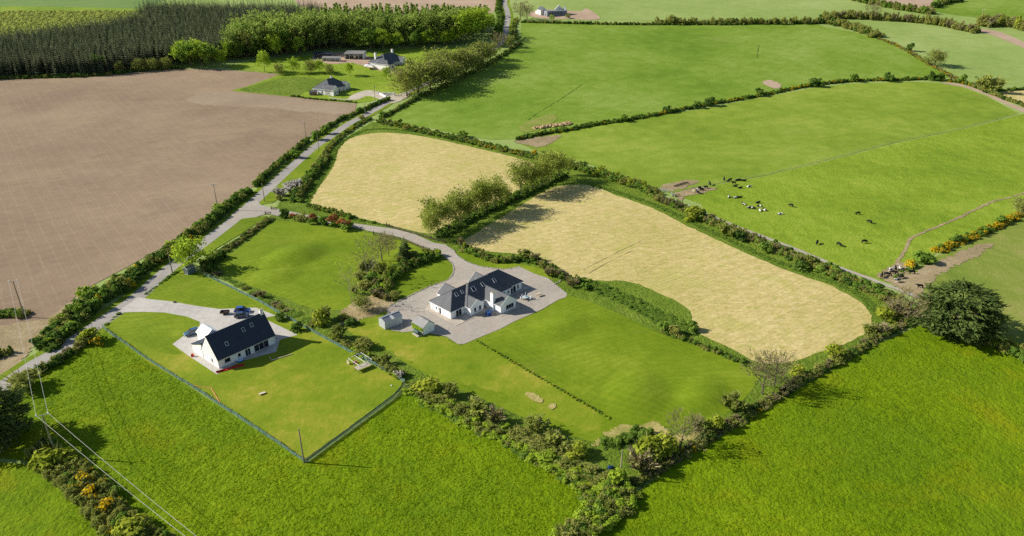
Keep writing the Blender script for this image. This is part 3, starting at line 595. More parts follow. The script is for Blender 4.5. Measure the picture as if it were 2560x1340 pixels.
def plant_tree(name, d, loc, s=1.0, rz=None, label=None, cat='tree', group=None, sz=None):
    e = empty(name, loc, random.uniform(0, 6.28) if rz is None else rz); e.scale = (s, s, s if sz is None else sz)
    if d[0] is not None: link('trunk', d[0], e)
    link('crown', d[1], e); tag(e, label, cat, group); return e
def plant_bush(name, key, loc, s=1.0, label=None, cat='bush', group=None, sz=None, rz=None, parent=None):
    o = link(name, random.choice(SH[key]), parent); o.location = loc; o.rotation_euler = (0, 0, random.uniform(0, 6.28) if rz is None else rz)
    o.scale = (s * random.uniform(0.9, 1.1), s * random.uniform(0.9, 1.1), s if sz is None else sz); tag(o, label, cat, group); return o
PARTNAME = {'dark': 'bramble', 'mid': 'shrub', 'olive': 'shrub', 'light': 'shrub', 'yellow': 'shrub', 'gorse': 'gorse_bush', 'bloom': 'gorse_bush', 'twig': 'bare_shrub', 'bud': 'budding_shrub', 'blossom': 'blackthorn', 'red': 'photinia', 'fern': 'rank_grass', 'glossy': 'evergreen_shrub'}
def hedge(label, line, width, height, mix, spacing=1.1, rows=1, jz=0.42, name='hedgerow', end=None, world=False, bank=True):
    """a hedge: a row (or rows) of bushes, each a part. mix: {kind: weight}"""
    pts = [Vector((*P(*p)[:2], 0)) for p in line] if not world else line
    c = catmull(pts, False, 0.5); tot = [0.0]
    for a, b in zip(c, c[1:]): tot.append(tot[-1] + (b - a).length)
    L = tot[-1]; mid = c[len(c) // 2]
    e = empty(name, (mid.x, mid.y, gz(mid.y))); tag(e, label, 'hedge')
    ks = list(mix); ws = [mix[k] for k in ks]; r = random.Random(int(L * 100) + len(line))
    n = max(2, int(L / spacing)); H1 = end if end is not None else height
    for i in range(n):
        for row in range(rows):
            s = (i + r.uniform(0.1, 0.9)) / n * L; k = min(bisect.bisect_right(tot, s), len(c) - 1); p = c[k]
            d = (c[k] - c[max(k - 1, 0)]); d = d.normalized() if d.length > 0 else Vector((1, 0, 0)); sd = Vector((-d.y, d.x, 0))
            off = ((row + 0.5) / rows - 0.5) * width * 0.8 + r.uniform(-0.12, 0.12) * width
            q = p + sd * off; key = r.choices(ks, ws)[0]; h = (height + (H1 - height) * s / L) * r.uniform(1 - jz, 1 + jz)
            o = link(PARTNAME[key], r.choice(SH[key]), e); o.location = (q.x - mid.x, q.y - mid.y, gz(q.y) - gz(mid.y) - 0.05)
            o.rotation_euler = (0, 0, r.uniform(0, 6.28)); w = max(spacing * 0.75, width / rows * 0.62) * r.choice((0.7, 0.9, 1.0, 1.15, 1.45)) * r.uniform(0.9, 1.1) / 1.3
            o.scale = (w, w, h / 2.0)
    return e
# ---------------------------------------------------------------- hedgerows
hedge('dark trimmed hedge between tilled field and lane, upper stretch to the bungalow drive', [(975, 250), (940, 262), (908, 278), (880, 289), (845, 305), (815, 324), (780, 348)], 2.6, 2.2, {'dark': 4, 'mid': 3, 'olive': 2, 'gorse': 0.4}, 1.2)
hedge('dark hedge between tilled field and lane above the field gateway', [(770, 352), (740, 378), (710, 402), (680, 428), (655, 452), (640, 468)], 3.2, 2.4, {'dark': 4, 'mid': 3, 'olive': 2}, 1.1, 2)
hedge('tall dark hedge between tilled field and lane opposite the house gate', [(625, 480), (600, 498), (570, 520), (548, 540), (520, 562), (495, 585)], 4.5, 2.6, {'dark': 4, 'mid': 3, 'olive': 2}, 1.1, 2)
hedge('thick hedge with gorse between tilled field and lane, middle stretch', [(490, 588), (455, 610), (415, 640), (375, 664), (345, 688), (315, 712)], 5.5, 2.6, {'dark': 4, 'mid': 2, 'olive': 3, 'gorse': 1.3}, 1.1, 2)
hedge('broad tall hedge between tilled field and lane, nearest stretch', [(312, 714), (270, 738), (232, 762), (200, 788), (170, 815), (140, 845), (110, 875)], 8.5, 3.4, {'dark': 4, 'mid': 3, 'olive': 3, 'gorse': 0.4, 'light': 0.7}, 1.1, 3, end=2.2)
hedge('short hedge stub at the edge of the tilled field by the power pole', [(-40, 790), (0, 788), (35, 786), (64, 790)], 4.5, 1.6, {'mid': 3, 'olive': 3, 'dark': 1}, 1.0, 2)
hedge('dark low hedge beside the bare earth gateway', [(-60, 905), (-10, 895), (30, 880)], 3, 1.8, {'dark': 3, 'olive': 2}, 1.0, 2)
hedge('shaggy hedge along the near side of the lane by the pasture', [(75, 940), (110, 926), (150, 902), (190, 876), (215, 855)], 3.0, 1.8, {'dark': 2, 'olive': 3, 'twig': 1}, 1.0, 2)
hedge('hedge between the lane and the upper hay field', [(925, 297), (898, 312), (870, 330), (842, 352), (825, 370), (812, 390)], 3.5, 1.5, {'olive': 3, 'mid': 2, 'gorse': 0.6, 'dark': 1}, 1.2, 2)
hedge('scrubby hedge between lane verge and the upper hay field', [(815, 392), (800, 415), (785, 432), (770, 452), (758, 470), (745, 490), (740, 505)], 5, 2.2, {'dark': 3, 'olive': 3, 'mid': 2}, 1.2, 2)
hedge('trimmed hedge on the field side of the lane below the tree belt', [(1046, 246), (1020, 260), (995, 274), (970, 288), (950, 297)], 3.0, 1.9, {'dark': 3, 'mid': 2, 'olive': 2, 'gorse': 0.6}, 1.3, 2)
hedge('hedge under the tree belt along the lane', [(1050, 244), (1100, 222), (1150, 198), (1200, 173), (1240, 150), (1280, 124), (1300, 108)], 4.0, 2.2, {'dark': 3, 'mid': 3, 'olive': 3, 'twig': 1}, 1.6, 2)
hedge('grassy hedge bank along the lane towards the far bend', [(1292, 100), (1286, 84), (1284, 66), (1290, 48)], 5, 1.6, {'olive': 3, 'mid': 3, 'light': 2}, 1.8, 2)
hedge('low hedge beside the far end of the lane', [(1238, 95), (1246, 70), (1250, 45), (1246, 25), (1248, 0)], 6, 2.6, {'dark': 4, 'mid': 2}, 2.0, 2)
hedge('low green hedge along the upper side of the driveway', [(770, 516), (800, 524), (830, 532), (860, 540), (880, 546)], 3.0, 1.6, {'mid': 3, 'olive': 2}, 1.0, 2)
hedge('sparse low hedge between driveway and hay field', [(885, 548), (915, 553), (945, 560), (975, 566)], 1.6, 0.8, {'fern': 3, 'mid': 1}, 1.1)
hedge('bramble and gorse hedge above the upper hay field', [(945, 303), (985, 312), (1040, 324), (1100, 338), (1160, 352), (1220, 366), (1280, 380), (1340, 394)], 7, 1.6, {'olive': 3, 'dark': 3, 'gorse': 1.2, 'mid': 2}, 1.4, 3)
hedge('dark hedge between the grazed pasture and the lower hay field', [(1345, 394), (1400, 408), (1450, 424), (1500, 438), (1560, 456), (1600, 470), (1640, 488)], 7, 2.2, {'olive': 3, 'dark': 3, 'mid': 2, 'yellow': 0.6}, 1.3, 3)
hedge('shrubby boundary hedge along the white track, upper stretch', [(1640, 495), (1690, 517), (1740, 538), (1790, 562), (1850, 588), (1910, 612)], 6, 2.1, {'olive': 4, 'twig': 2, 'mid': 2, 'dark': 1}, 1.2, 3)
hedge('shrubby boundary hedge along the white track, lower stretch', [(1915, 616), (1970, 638), (2030, 664), (2090, 690), (2150, 716), (2220, 748), (2290, 785)], 7, 2.0, {'olive': 4, 'twig': 1, 'mid': 3, 'dark': 1, 'gorse': 0.2}, 1.2, 3)
hedge('rank green weeds along the edge of the large hay field', [(1480, 462), (1560, 486), (1640, 514), (1720, 552), (1800, 590), (1900, 636), (2000, 676), (2090, 708), (2160, 745), (2190, 785)], 3.5, 0.6, {'fern': 1}, 1.2, 3, name='weed_border')
hedge('rank green weeds round the upper hay field', [(770, 505), (782, 478), (812, 430), (828, 405), (842, 372), (872, 345), (925, 324), (1016, 327), (1116, 345), (1215, 366), (1330, 396)], 3, 0.7, {'fern': 1}, 1.3, 2, name='weed_border')
hedge('dense dark boundary hedge with bare patches beside the near pasture, upper stretch', [(2290, 795), (2240, 822), (2180, 852), (2120, 888), (2060, 922), (2000, 956), (1950, 988)], 3.2, 1.3, {'dark': 1.5, 'olive': 3, 'twig': 1.5, 'bud': 2, 'gorse': 0.2}, 0.8, 2)
hedge('dense dark boundary hedge with bare patches beside the near pasture, lower stretch', [(1945, 992), (1890, 1026), (1830, 1062), (1770, 1098), (1700, 1142), (1640, 1180), (1580, 1216)], 3.0, 1.2, {'dark': 1.5, 'olive': 3, 'twig': 2, 'bud': 2, 'gorse': 0.2}, 0.8, 2)
hedge('overgrown hedge running off the lower corner of the property', [(1575, 1222), (1540, 1255), (1500, 1290), (1450, 1330), (1400, 1380)], 8, 1.6, {'mid': 3, 'olive': 4, 'light': 4, 'bud': 2}, 0.7, 4)
hedge('tangled boundary hedge of bare shrubs behind the mesh fence corner', [(1015, 972), (1060, 990), (1110, 1010), (1160, 1030), (1210, 1055), (1260, 1080)], 5.0, 1.15, {'olive': 3, 'bud': 3, 'fern': 3, 'light': 2.5}, 1.0, 2)
hedge('tangled boundary hedge of bare shrubs towards the lower corner', [(1265, 1082), (1320, 1108), (1370, 1134), (1420, 1160), (1470, 1186), (1520, 1210), (1555, 1228)], 5.5, 1.05, {'olive': 3, 'bud': 3, 'fern': 3, 'light': 2.5}, 1.0, 2)
hedge('pale fern and nettle fringe below the tangled hedge', [(1060, 1005), (1130, 1040), (1200, 1075), (1280, 1115), (1350, 1155), (1420, 1200), (1470, 1240), (1480, 1270)], 3.5, 0.9, {'light': 3, 'fern': 3, 'olive': 1}, 0.9, 2, name='weed_border')
hedge('shrubs along the mesh fence beside the lower lawn', [(830, 842), (860, 858), (900, 880), (940, 905), (980, 928), (1010, 946)], 3.5, 1.2, {'olive': 2, 'light': 2, 'bud': 3, 'fern': 2}, 1.1, 2)
hedge('loose shrubs along the mesh fence beside the upper lawn', [(530, 682), (580, 704), (630, 730), (680, 756), (730, 784), (790, 815)], 2.0, 0.8, {'fern': 4, 'olive': 1, 'twig': 1}, 2.6, 1)
hedge('gorse hedge beyond the tall power pole in the near corner', [(90, 1128), (130, 1150), (170, 1180), (210, 1215), (245, 1250), (275, 1285), (310, 1320), (350, 1350), (400, 1390)], 7, 2.1, {'gorse': 1.5, 'olive': 6, 'bud': 2, 'mid': 1}, 0.8, 4)
hedge('bright yellow gorse hedge beside the cattle path', [(2620, 500), (2575, 522), (2535, 545), (2490, 568), (2440, 590), (2390, 609), (2345, 630)], 4, 1.9, {'bloom': 3, 'gorse': 3, 'mid': 2}, 1.2, 2)
hedge('broken grassy bank where the cows gather', [(2310, 648), (2285, 664), (2262, 680), (2240, 696)], 2.5, 0.7, {'fern': 3, 'mid': 1}, 1.0, 2)
hedge('long hedge with gorse between the two grazed fields, lower part', [(1290, 350), (1350, 337), (1420, 326), (1490, 312), (1560, 302), (1640, 288)], 4, 1.8, {'dark': 4, 'mid': 3, 'gorse': 1}, 1.4, 2)
hedge('long hedge with gorse between the two grazed fields, middle part', [(1640, 288), (1720, 272), (1790, 259), (1860, 247), (1930, 234), (2000, 219)], 4, 1.8, {'dark': 3, 'gorse': 3, 'mid': 2}, 1.5, 2)
hedge('long hedge with gorse between the two grazed fields, upper part', [(2000, 219), (2080, 208), (2160, 202), (2240, 201), (2320, 199), (2395, 207), (2430, 216)], 4, 2.0, {'dark': 3, 'gorse': 2.5, 'mid': 2}, 1.6, 2)
hedge('hedge along the far side of the large green pasture', [(1305, 56), (1380, 58), (1460, 60), (1560, 62), (1660, 62), (1760, 62), (1860, 62)], 4, 2.2, {'dark': 4, 'olive': 3}, 2.0, 2)
hedge('tall bushy far hedge behind the large green pasture', [(1640, 60), (1720, 61), (1800, 60), (1920, 60), (1980, 60), (2050, 58)], 7, 4.6, {'olive': 4, 'bud': 1, 'dark': 1}, 3.0, 2)
hedge('broad belt of scrub running down from the far hedge', [(2050, 52), (2090, 62), (2130, 72), (2170, 84), (2195, 95)], 14, 5, {'olive': 4, 'dark': 1, 'bud': 1}, 3.0, 3, end=4)
hedge('rusty gorse bank between the far pastures', [(2195, 97), (2230, 110), (2262, 125), (2290, 142), (2320, 160), (2360, 182), (2400, 205)], 4.5, 1.6, {'gorse': 3, 'twig': 2, 'olive': 2}, 1.8, 2)
hedge('wooded far hedge above the pale pasture', [(2060, 46), (2130, 46), (2200, 50), (2270, 54), (2330, 60), (2390, 72), (2440, 82)], 12, 5.5, {'olive': 4, 'twig': 2, 'bud': 1}, 3.2, 3)
hedge('scrub belt past the far bare field', [(2130, 0), (2180, 10), (2230, 20), (2280, 28), (2330, 36)], 12, 5, {'olive': 3, 'mid': 2, 'twig': 1}, 3.2, 3)
hedge('dark far hedge beside the small bare field', [(2330, 20), (2360, 10), (2400, 2)], 8, 5, {'dark': 3, 'olive': 1}, 3, 2)
hedge('bushy far hedge behind the curved track', [(2450, 66), (2490, 62), (2530, 66), (2580, 80), (2640, 100)], 16, 7, {'olive': 4, 'twig': 2, 'yellow': 0.6}, 3.5, 3)
hedge('hedge running down past the lone far bush', [(2430, 216), (2470, 232), (2510, 248), (2560, 266), (2620, 288)], 4, 2.2, {'dark': 2, 'olive': 3}, 1.8, 2)
hedge('thin hedge in front of the far stubble field', [(2490, 228), (2530, 226), (2580, 222), (2640, 216)], 3, 1.8, {'dark': 1, 'mid': 1}, 1.8)
hedge('low hedge behind the cypress along the near pasture', [(2430, 838), (2470, 852), (2510, 872), (2560, 898), (2640, 940)], 6, 2.6, {'mid': 3, 'olive': 3, 'light': 1}, 1.0, 3)
hedge('low bramble hump along the lane side of the upper lawn', [(676, 548), (650, 566), (620, 588), (595, 606), (570, 622), (545, 638)], 3.5, 1.1, {'olive': 3, 'dark': 2, 'twig': 1}, 1.2, 2)
hedge('dark shrubs at the pointed corner by the small grey shed', [(560, 640), (540, 652), (515, 664), (520, 676), (545, 684)], 3.5, 2.4, {'dark': 3, 'olive': 2}, 1.1, 2)
hedge('low trimmed hedge along the lane in front of the bright lawn', [(362, 738), (395, 714), (425, 692), (452, 676)], 1.0, 0.55, {'mid': 2, 'fern': 2}, 0.7)
hedge('low trimmed hedge along the lane beside the mesh fence corner', [(258, 820), (280, 800), (300, 783)], 1.0, 0.5, {'mid': 2, 'fern': 2}, 0.7)
hedge('dark undergrowth beneath the row of alders', [(1095, 592), (1130, 575), (1170, 550), (1215, 528), (1262, 508), (1310, 486), (1360, 462), (1410, 440)], 6, 1.9, {'dark': 4, 'mid': 2}, 1.2, 3)
hedge('low shrubbery between drive verge and the large hay field', [(1150, 622), (1180, 632), (1210, 645), (1245, 655), (1280, 652), (1310, 650), (1350, 660)], 3.5, 1.9, {'olive': 3, 'mid': 3, 'dark': 2}, 1.1, 2)
hedge('dark shrubs at the far corner of the gravel yard', [(1350, 662), (1375, 676), (1400, 690), (1420, 700), (1450, 712)], 3.5, 2.0, {'dark': 3, 'olive': 2, 'twig': 2}, 1.1, 2)
hedge('green weedy bank between lawn and the large hay field', [(1440, 700), (1500, 722), (1560, 746), (1620, 778), (1680, 806), (1730, 838)], 8, 0.8, {'fern': 6, 'mid': 0.5}, 1.0, 5, name='weed_border')
hedge('low shrub line between lawn and the large hay field', [(1650, 828), (1700, 845), (1760, 868), (1820, 892), (1890, 925)], 2.5, 1.0, {'fern': 3, 'olive': 2, 'mid': 2}, 1.0, 2)
hedge('shrubbery border beside the small mown lawn', [(1098, 640), (1060, 652), (1020, 668), (985, 690), (960, 715), (950, 735)], 5.5, 2.1, {'mid': 3, 'olive': 3, 'dark': 2, 'light': 1.2}, 1.0, 3)
hedge('brown beech clump hedge at the edge of the bark bed', [(935, 700), (940, 722), (955, 742), (970, 752)], 2.5, 1.6, {'twig': 4, 'olive': 1}, 0.9, 2)
hedge('creeper covered mound by the lower corner of the lawn', [(1500, 1108), (1540, 1112), (1570, 1100), (1600, 1085), (1625, 1090)], 4.5, 1.1, {'mid': 3, 'fern': 3}, 0.9, 3)
hedge('field edge undergrowth below the conifers', [(0, 197), (100, 194), (240, 190), (350, 178), (455, 170)], 5, 2.2, {'dark': 3, 'olive': 2, 'mid': 1}, 2.2, 2)
hedge('thin garden hedge of dark tufts beside the tilled field', [(728, 240), (770, 246), (810, 250), (850, 253), (890, 257)], 1.2, 1.0, {'dark': 3}, 1.6)
# the line of young hedging plants down the lawn: each a plant of its own
a, b = P(1192, 853), P(1522, 1046)
for i in range(44):
    t = (i + random.uniform(-0.2, 0.2)) / 43; p = a.lerp(b, min(1, max(0, t)))
    plant_bush('young_hedge_plant', random.choice(['yellow', 'mid', 'light']), (p.x + random.uniform(-0.1, 0.1), p.y, 0.0), random.uniform(0.3, 0.46), 'young green hedging plant in the line across the lawn', 'plant', 'young hedging plants across the lawn', sz=random.uniform(0.2, 0.32))

# ---------------------------------------------------------------- single bushes
def bush(px, py, key, s, label, sz=None, name=None, cat='bush'):
    return plant_bush(name or {'gorse': 'gorse_bush', 'bloom': 'gorse_bush', 'red': 'photinia_bush', 'twig': 'bare_bush', 'bud': 'budding_bush', 'blossom': 'blackthorn_bush', 'glossy': 'evergreen_bush'}.get(key, 'bush'), key, P(px, py, -0.05), s, label, cat, sz=sz)
bush(712, 544, 'glossy', 1.9, 'rounded dark evergreen bush just inside the gate', 1.9)
bush(736, 549, 'red', 1.7, 'small red-leaved bush next to the evergreen at the gate', 1.3)
bush(756, 553, 'olive', 2.0, 'olive bush between the reddish drive bushes', 1.6)
bush(782, 557, 'red', 2.1, 'reddish photinia bush in the middle of the drive border', 1.8)
bush(808, 562, 'mid', 1.7, 'round green bush between the photinias', 1.8)
bush(836, 568, 'red', 2.6, 'large red-topped photinia bush, left of the pair', 2.3)
bush(862, 573, 'red', 2.5, 'large red-topped photinia bush at the end of the border', 2.1)
bush(702, 490, 'blossom', 2.9, 'white blackthorn in blossom beside the lane', 1.7)
bush(722, 480, 'blossom', 3.1, 'white blackthorn in blossom behind the lane verge', 1.9)
bush(745, 470, 'blossom', 3.1, 'white blossoming blackthorn at the hay field side', 1.9)
bush(700, 500, 'olive', 1.6, 'olive bush in front of the white blackthorn', 1.3)
bush(965, 910, 'bud', 1.4, 'thin budding bush beside the mesh fence')
bush(1000, 942, 'blossom', 1.2, 'pale grey-leaved bush at the mesh fence corner', 0.9)
bush(228, 855, 'yellow', 2.6, 'big yellow-green bush at the corner of the lane pasture', 1.9)
bush(245, 862, 'gorse', 1.6, 'flowering gorse beside the yellow-green corner bush', 1.6)
bush(195, 866, 'gorse', 0.9, 'small orange gorse on the lane bank', 0.8)
bush(60, 968, 'olive', 3.2, 'tall olive bush hiding the near end of the lane', 2.6)
bush(35, 1085, 'mid', 3.0, 'broad bush under the dark cypress', 2.0)
bush(130, 1165, 'yellow', 3.4, 'large round yellow-green bush by the power pole', 2.2)
bush(330, 1345, 'yellow', 3.0, 'yellow-green bush at the bottom edge of the gorse hedge', 1.8)
bush(205, 1215, 'bloom', 2.2, 'orange flowering gorse bush, upper one in the near hedge', 2.1)
bush(232, 1242, 'bloom', 2.3, 'orange flowering gorse bush, middle one in the near hedge', 2.0)
bush(270, 1278, 'bloom', 2.0, 'orange flowering gorse bush, lower one in the near hedge', 1.9)
bush(212, 742, 'light', 1.7, 'light green bush rising from the broad lane hedge', 2.0)
bush(240, 740, 'yellow', 1.5, 'yellowish bush in the broad lane hedge', 1.7)
bush(497, 575, 'mid', 1.9, 'round bush at the field edge of the lane hedge', 1.9)
bush(548, 528, 'light', 1.9, 'light green rounded bush below the transformer pole', 1.9)
bush(740, 395, 'mid', 2.2, 'rounded dark bush in the upper lane hedge, lower of three', 2.2)
bush(790, 350, 'mid', 2.6, 'rounded dark bush in the upper lane hedge, middle of three', 2.6)
bush(815, 335, 'mid', 2.7, 'rounded dark bush in the upper lane hedge, top of three', 2.6)
bush(900, 283, 'dark', 2.0, 'round dark bush at the end of the far bungalow hedge', 2.0)
bush(655, 458, 'light', 1.3, 'small pale bush at the gateway in the lane hedge', 1.2)
bush(905, 298, 'olive', 1.6, 'olive bush at the lane bend', 1.3)
bush(955, 292, 'mid', 1.8, 'green bush at the top corner of the hay field', 1.7)
bush(1155, 344, 'mid', 2.9, 'large round green bush above the upper hay field', 2.1)
bush(1000, 309, 'dark', 1.4, 'dark bush in the bramble hedge above the hay field', 1.4)
bush(1335, 386, 'bloom', 1.8, 'bright yellow gorse bush beside the bare field corner', 1.5)
bush(1360, 392, 'dark', 2.0, 'dark bush beside the yellow gorse', 1.7)
bush(1505, 435, 'yellow', 2.6, 'yellow-green bush above the large hay field', 1.8)
bush(1455, 420, 'dark', 2.4, 'dark bush left of the yellow-green one', 1.8)
bush(1735, 545, 'yellow', 3.2, 'big yellow-green willow bush on the track side', 2.4)
bush(1725, 552, 'yellow', 2.4, 'lower half of the yellow-green willow thicket', 1.8)
bush(1810, 588, 'bud', 3.0, 'broad brownish budding bush on the track boundary', 2.2)
bush(1835, 596, 'bud', 2.6, 'brown budding bush next to the dark boundary shrub', 2.0)
bush(1850, 600, 'dark', 2.2, 'dark shrub in the track boundary', 1.9)
bush(1910, 628, 'mid', 2.2, 'green bush bulging towards the hay field', 1.6)
bush(2010, 664, 'bud', 2.8, 'brownish bush beside the white track', 2.0)
bush(2000, 672, 'dark', 2.0, 'dark bush at the foot of the brownish one', 1.5)
bush(2078, 676, 'bloom', 1.4, 'orange gorse on the white track', 1.1)
bush(2210, 800, 'yellow', 2.6, 'yellow budding bush near the far corner of the property', 2.0)
bush(2240, 792, 'twig', 3.0, 'bare grey bush near the cypress', 2.2)
bush(2170, 838, 'bud', 2.2, 'yellowish bush by the rounded end of the hay field', 1.6)
bush(2200, 836, 'twig', 2.2, 'bare pale bush by the rounded end of the hay field', 1.7)
bush(2310, 655, 'mid', 3.0, 'large green bush in the gorse hedge', 2.0)
bush(2275, 668, 'bloom', 1.7, 'bright yellow gorse bush nearest the cows', 1.6)
bush(2390, 606, 'dark', 1.8, 'small dark bush among the yellow gorse', 1.7)
bush(2500, 560, 'mid', 1.8, 'green bush at the upper end of the yellow gorse', 1.7)
bush(2470, 858, 'olive', 2.4, 'olive bush below the cypress shadow', 1.6)
bush(2470, 232, 'bud', 7.6, 'lone wide brownish far bush', 5.6)
bush(2040, 216, 'dark', 4.0, 'wide dark bush in the gorse hedge, largest', 3.2)
bush(2135, 204, 'mid', 2.6, 'green bush in the upper gorse hedge, left one', 2.8)
bush(2220, 203, 'dark', 3.0, 'round dark bush in the upper gorse hedge, middle one', 3.4)
bush(2325, 200, 'dark', 3.2, 'dark bush at the field corner', 3.4)
bush(2348, 202, 'dark', 2.6, 'smaller dark bush at the field corner', 3.0)
bush(2405, 208, 'mid', 2.8, 'green bush past the field corner', 3.0)
bush(1895, 240, 'dark', 2.6, 'round dark bush in the middle gorse hedge, right one', 2.8)
bush(1775, 264, 'dark', 3.2, 'large dark bush in the middle gorse hedge', 2.8)
bush(1740, 270, 'dark', 2.4, 'dark bush beside the largest one in the middle gorse hedge', 2.4)
bush(1668, 282, 'dark', 2.2, 'dark bush where the gorse begins', 2.4)
bush(1560, 304, 'mid', 2.4, 'green bush in the lower field hedge', 2.2)
bush(1680, 60, 'olive', 4.5, 'rounded olive far bush, left of two', 4.4)
bush(2275, 128, 'dark', 3.0, 'dark far bush on the rusty bank', 3.4)
bush(1730, 826, 'mid', 1.6, 'green shrub at the notch of the hay field', 1.4)
bush(1660, 825, 'mid', 1.7, 'shrub on the lawn side of the weedy bank', 1.5)
bush(1685, 836, 'olive', 1.5, 'smaller shrub on the lawn side of the weedy bank', 1.4)
bush(1370, 690, 'twig', 1.9, 'dark bare bush at the corner of the gravel yard', 1.6)
bush(1430, 718, 'twig', 1.8, 'bare brown bush behind the picnic table', 1.5)
bush(1465, 722, 'mid', 1.6, 'green bush behind the picnic table', 1.2)
bush(1310, 648, 'bud', 2.4, 'rounded budding bush behind the drive verge', 1.8)
bush(1335, 654, 'twig', 2.0, 'brown bare bush behind the drive verge', 1.6)
bush(1152, 620, 'twig', 1.3, 'brown columnar bush where the drive widens', 1.9)
bush(1163, 626, 'yellow', 0.8, 'narrow bright green bush beside the brown columnar one', 1.6)
bush(1095, 640, 'light', 1.2, 'clipped rounded light green bush at the drive edge', 1.5)
bush(975, 690, 'yellow', 1.5, 'golden bush in the shrubbery', 1.8)
bush(960, 672, 'yellow', 1.3, 'golden green bush behind the shrubbery', 1.2)
bush(900, 696, 'olive', 1.6, 'olive bush at the lawn edge of the shrubbery', 1.4)
bush(800, 812, 'yellow', 2.2, 'yellow-green feathery bush by the fence', 2.4)
bush(820, 800, 'bud', 2.2, 'thin budding bush left of the bark bed', 2.2)
bush(850, 845, 'bud', 2.2, 'olive budding bush left of the steel shed', 1.9)
bush(880, 812, 'dark', 1.6, 'dark low bush at the edge of the bark bed', 1.1)
bush(905, 870, 'olive', 2.4, 'spreading olive bush between fence and sheds', 1.5)
bush(700, 800, 'dark', 1.3, 'small dark bush between mesh fence and lawn', 1.3)
bush(745, 825, 'dark', 1.5, 'dark bush behind the mesh fence', 1.3)
bush(655, 745, 'twig', 1.4, 'bare bush between mesh fence and lawn', 1.2)
bush(1075, 978, 'yellow', 2.9, 'wide budding willow at the fence corner', 1.7)
bush(1125, 990, 'bud', 2.6, 'olive budding willow right of the fence corner', 1.7)
bush(1190, 1030, 'bud', 2.6, 'budding bush in the tangled hedge', 1.5)
bush(1240, 1050, 'twig', 2.6, 'bare bush in the tangled hedge', 1.6)
bush(1340, 1080, 'bud', 2.6, 'pale budding bush on the lawn side of the tangled hedge', 1.9)
bush(1395, 1115, 'bud', 2.8, 'olive feathery bush in the tangled hedge', 1.6)
bush(1440, 1140, 'yellow', 2.2, 'yellowish bush in the tangled hedge', 1.7)
bush(1545, 1210, 'light', 1.7, 'bright green bush right beneath the short pole', 1.9)
bush(1620, 1140, 'yellow', 3.2, 'large yellow-green willow at the low end of the lawn', 2.4)
bush(1660, 1130, 'yellow', 3.0, 'yellow-green willow beside the larger one', 2.2)
bush(1600, 1175, 'twig', 3.2, 'wide bare brown bush at the lower corner', 2.4)
bush(1790, 1075, 'yellow', 1.6, 'bright green bush on the boundary below the bare tree', 1.9)
bush(1745, 1080, 'bud', 2.4, 'pale budding bush beside the lawn', 1.8)
bush(1830, 1025, 'bud', 3.0, 'wide pale budding bush near the lawn corner', 2.2)
bush(2085, 895, 'yellow', 2.4, 'yellow-green bush at the bottom of the hay field', 1.9)
bush(1990, 935, 'yellow', 1.8, 'small yellow-green bush on the boundary near the bare tree', 1.4)

for i, (x, y, k, q, h, lab) in enumerate(((905, 672, 'olive', 1.8, 1.3, 'olive bush at the upper tip of the shrubbery beside the thin birch'), (925, 668, 'bud', 2.0, 1.5, 'feathery olive bush under the spreading bare tree'), (945, 678, 'olive', 2.0, 1.4, 'wide olive bush in the middle of the shrubbery'), (930, 700, 'mid', 1.8, 1.3, 'green bush on the lawn side of the shrubbery'), (912, 722, 'olive', 1.9, 1.4, 'olive bush above the bark bed'), (935, 742, 'twig', 1.8, 1.3, 'brown bush between bark bed and small lawn'), (890, 735, 'bud', 1.7, 1.3, 'thin olive bush at the lawn edge of the bark bed'), (1000, 662, 'bud', 1.8, 1.5, 'feathery bush at the foot of the pine'), (1035, 648, 'olive', 1.7, 1.5, 'olive bush right of the pine'), (1065, 642, 'bud', 1.8, 1.6, 'tall pale hedge bush near the drive bend'), (985, 745, 'olive', 1.5, 1.2, 'olive bush at the low end of the small lawn'), (860, 800, 'olive', 1.6, 1.1, 'olive bush below the bark bed'))):
    bush(x, y, k, q, lab, h)
# ---------------------------------------------------------------- trees
ALD = [tree_def(200 + i, 7.6, 0.6, 2300, 0.32, leaf_mat('leaf_alder', (0.078, 0.1, 0.016), (0.16, 0.178, 0.035), gain=2.7), BARK, r0=0.11, up=0.9, first=0.06, twigs=220, kids=(15, 4, 3), clump=1.25) for i in range(3)]
BARE = [tree_def(210 + i, 8.0, 1.0, 260, 0.3, L_OLIVE, BARK, r0=0.22, up=0.6, first=0.15, twigs=1400, kids=(9, 5, 4), tw=0.035) for i in range(3)]
OAK = [tree_def(220 + i, 6.2, 1.15, 1900, 0.32, L_BUD, BARK, r0=0.2, up=0.55, first=0.06, twigs=1500, kids=(13, 5, 3), clump=1.7, tw=0.04) for i in range(3)]
LEAFY = [tree_def(230 + i, 8.0, 0.75, 1500, 0.5, L_LIGHT, BARK, r0=0.16, up=0.7, first=0.15, twigs=80, clump=1.3, kids=(10, 4, 2)) for i in range(3)]
GREEN = [tree_def(240 + i, 8.0, 0.8, 1500, 0.52, L_MID, BARK, r0=0.18, up=0.7, first=0.15, twigs=80, clump=1.3, kids=(10, 4, 2)) for i in range(2)]
PALE = [tree_def(250 + i, 6.0, 0.7, 60, 0.25, L_LIGHT, BARKP, r0=0.07, up=0.8, first=0.1, twigs=260, kids=(7, 4, 3), tw=0.02) for i in range(2)]
def tree(name, D, px, py, hpx_top, label, wide=1.0, h0=8.0, cat='tree', group=None):
    """stands at a pixel, as tall as its top pixel says"""
    p = P(px, py); h = hat(hpx_top, p); s = h / h0
    return plant_tree(name, random.choice(D), p, s * wide, None, label, cat, group, s)
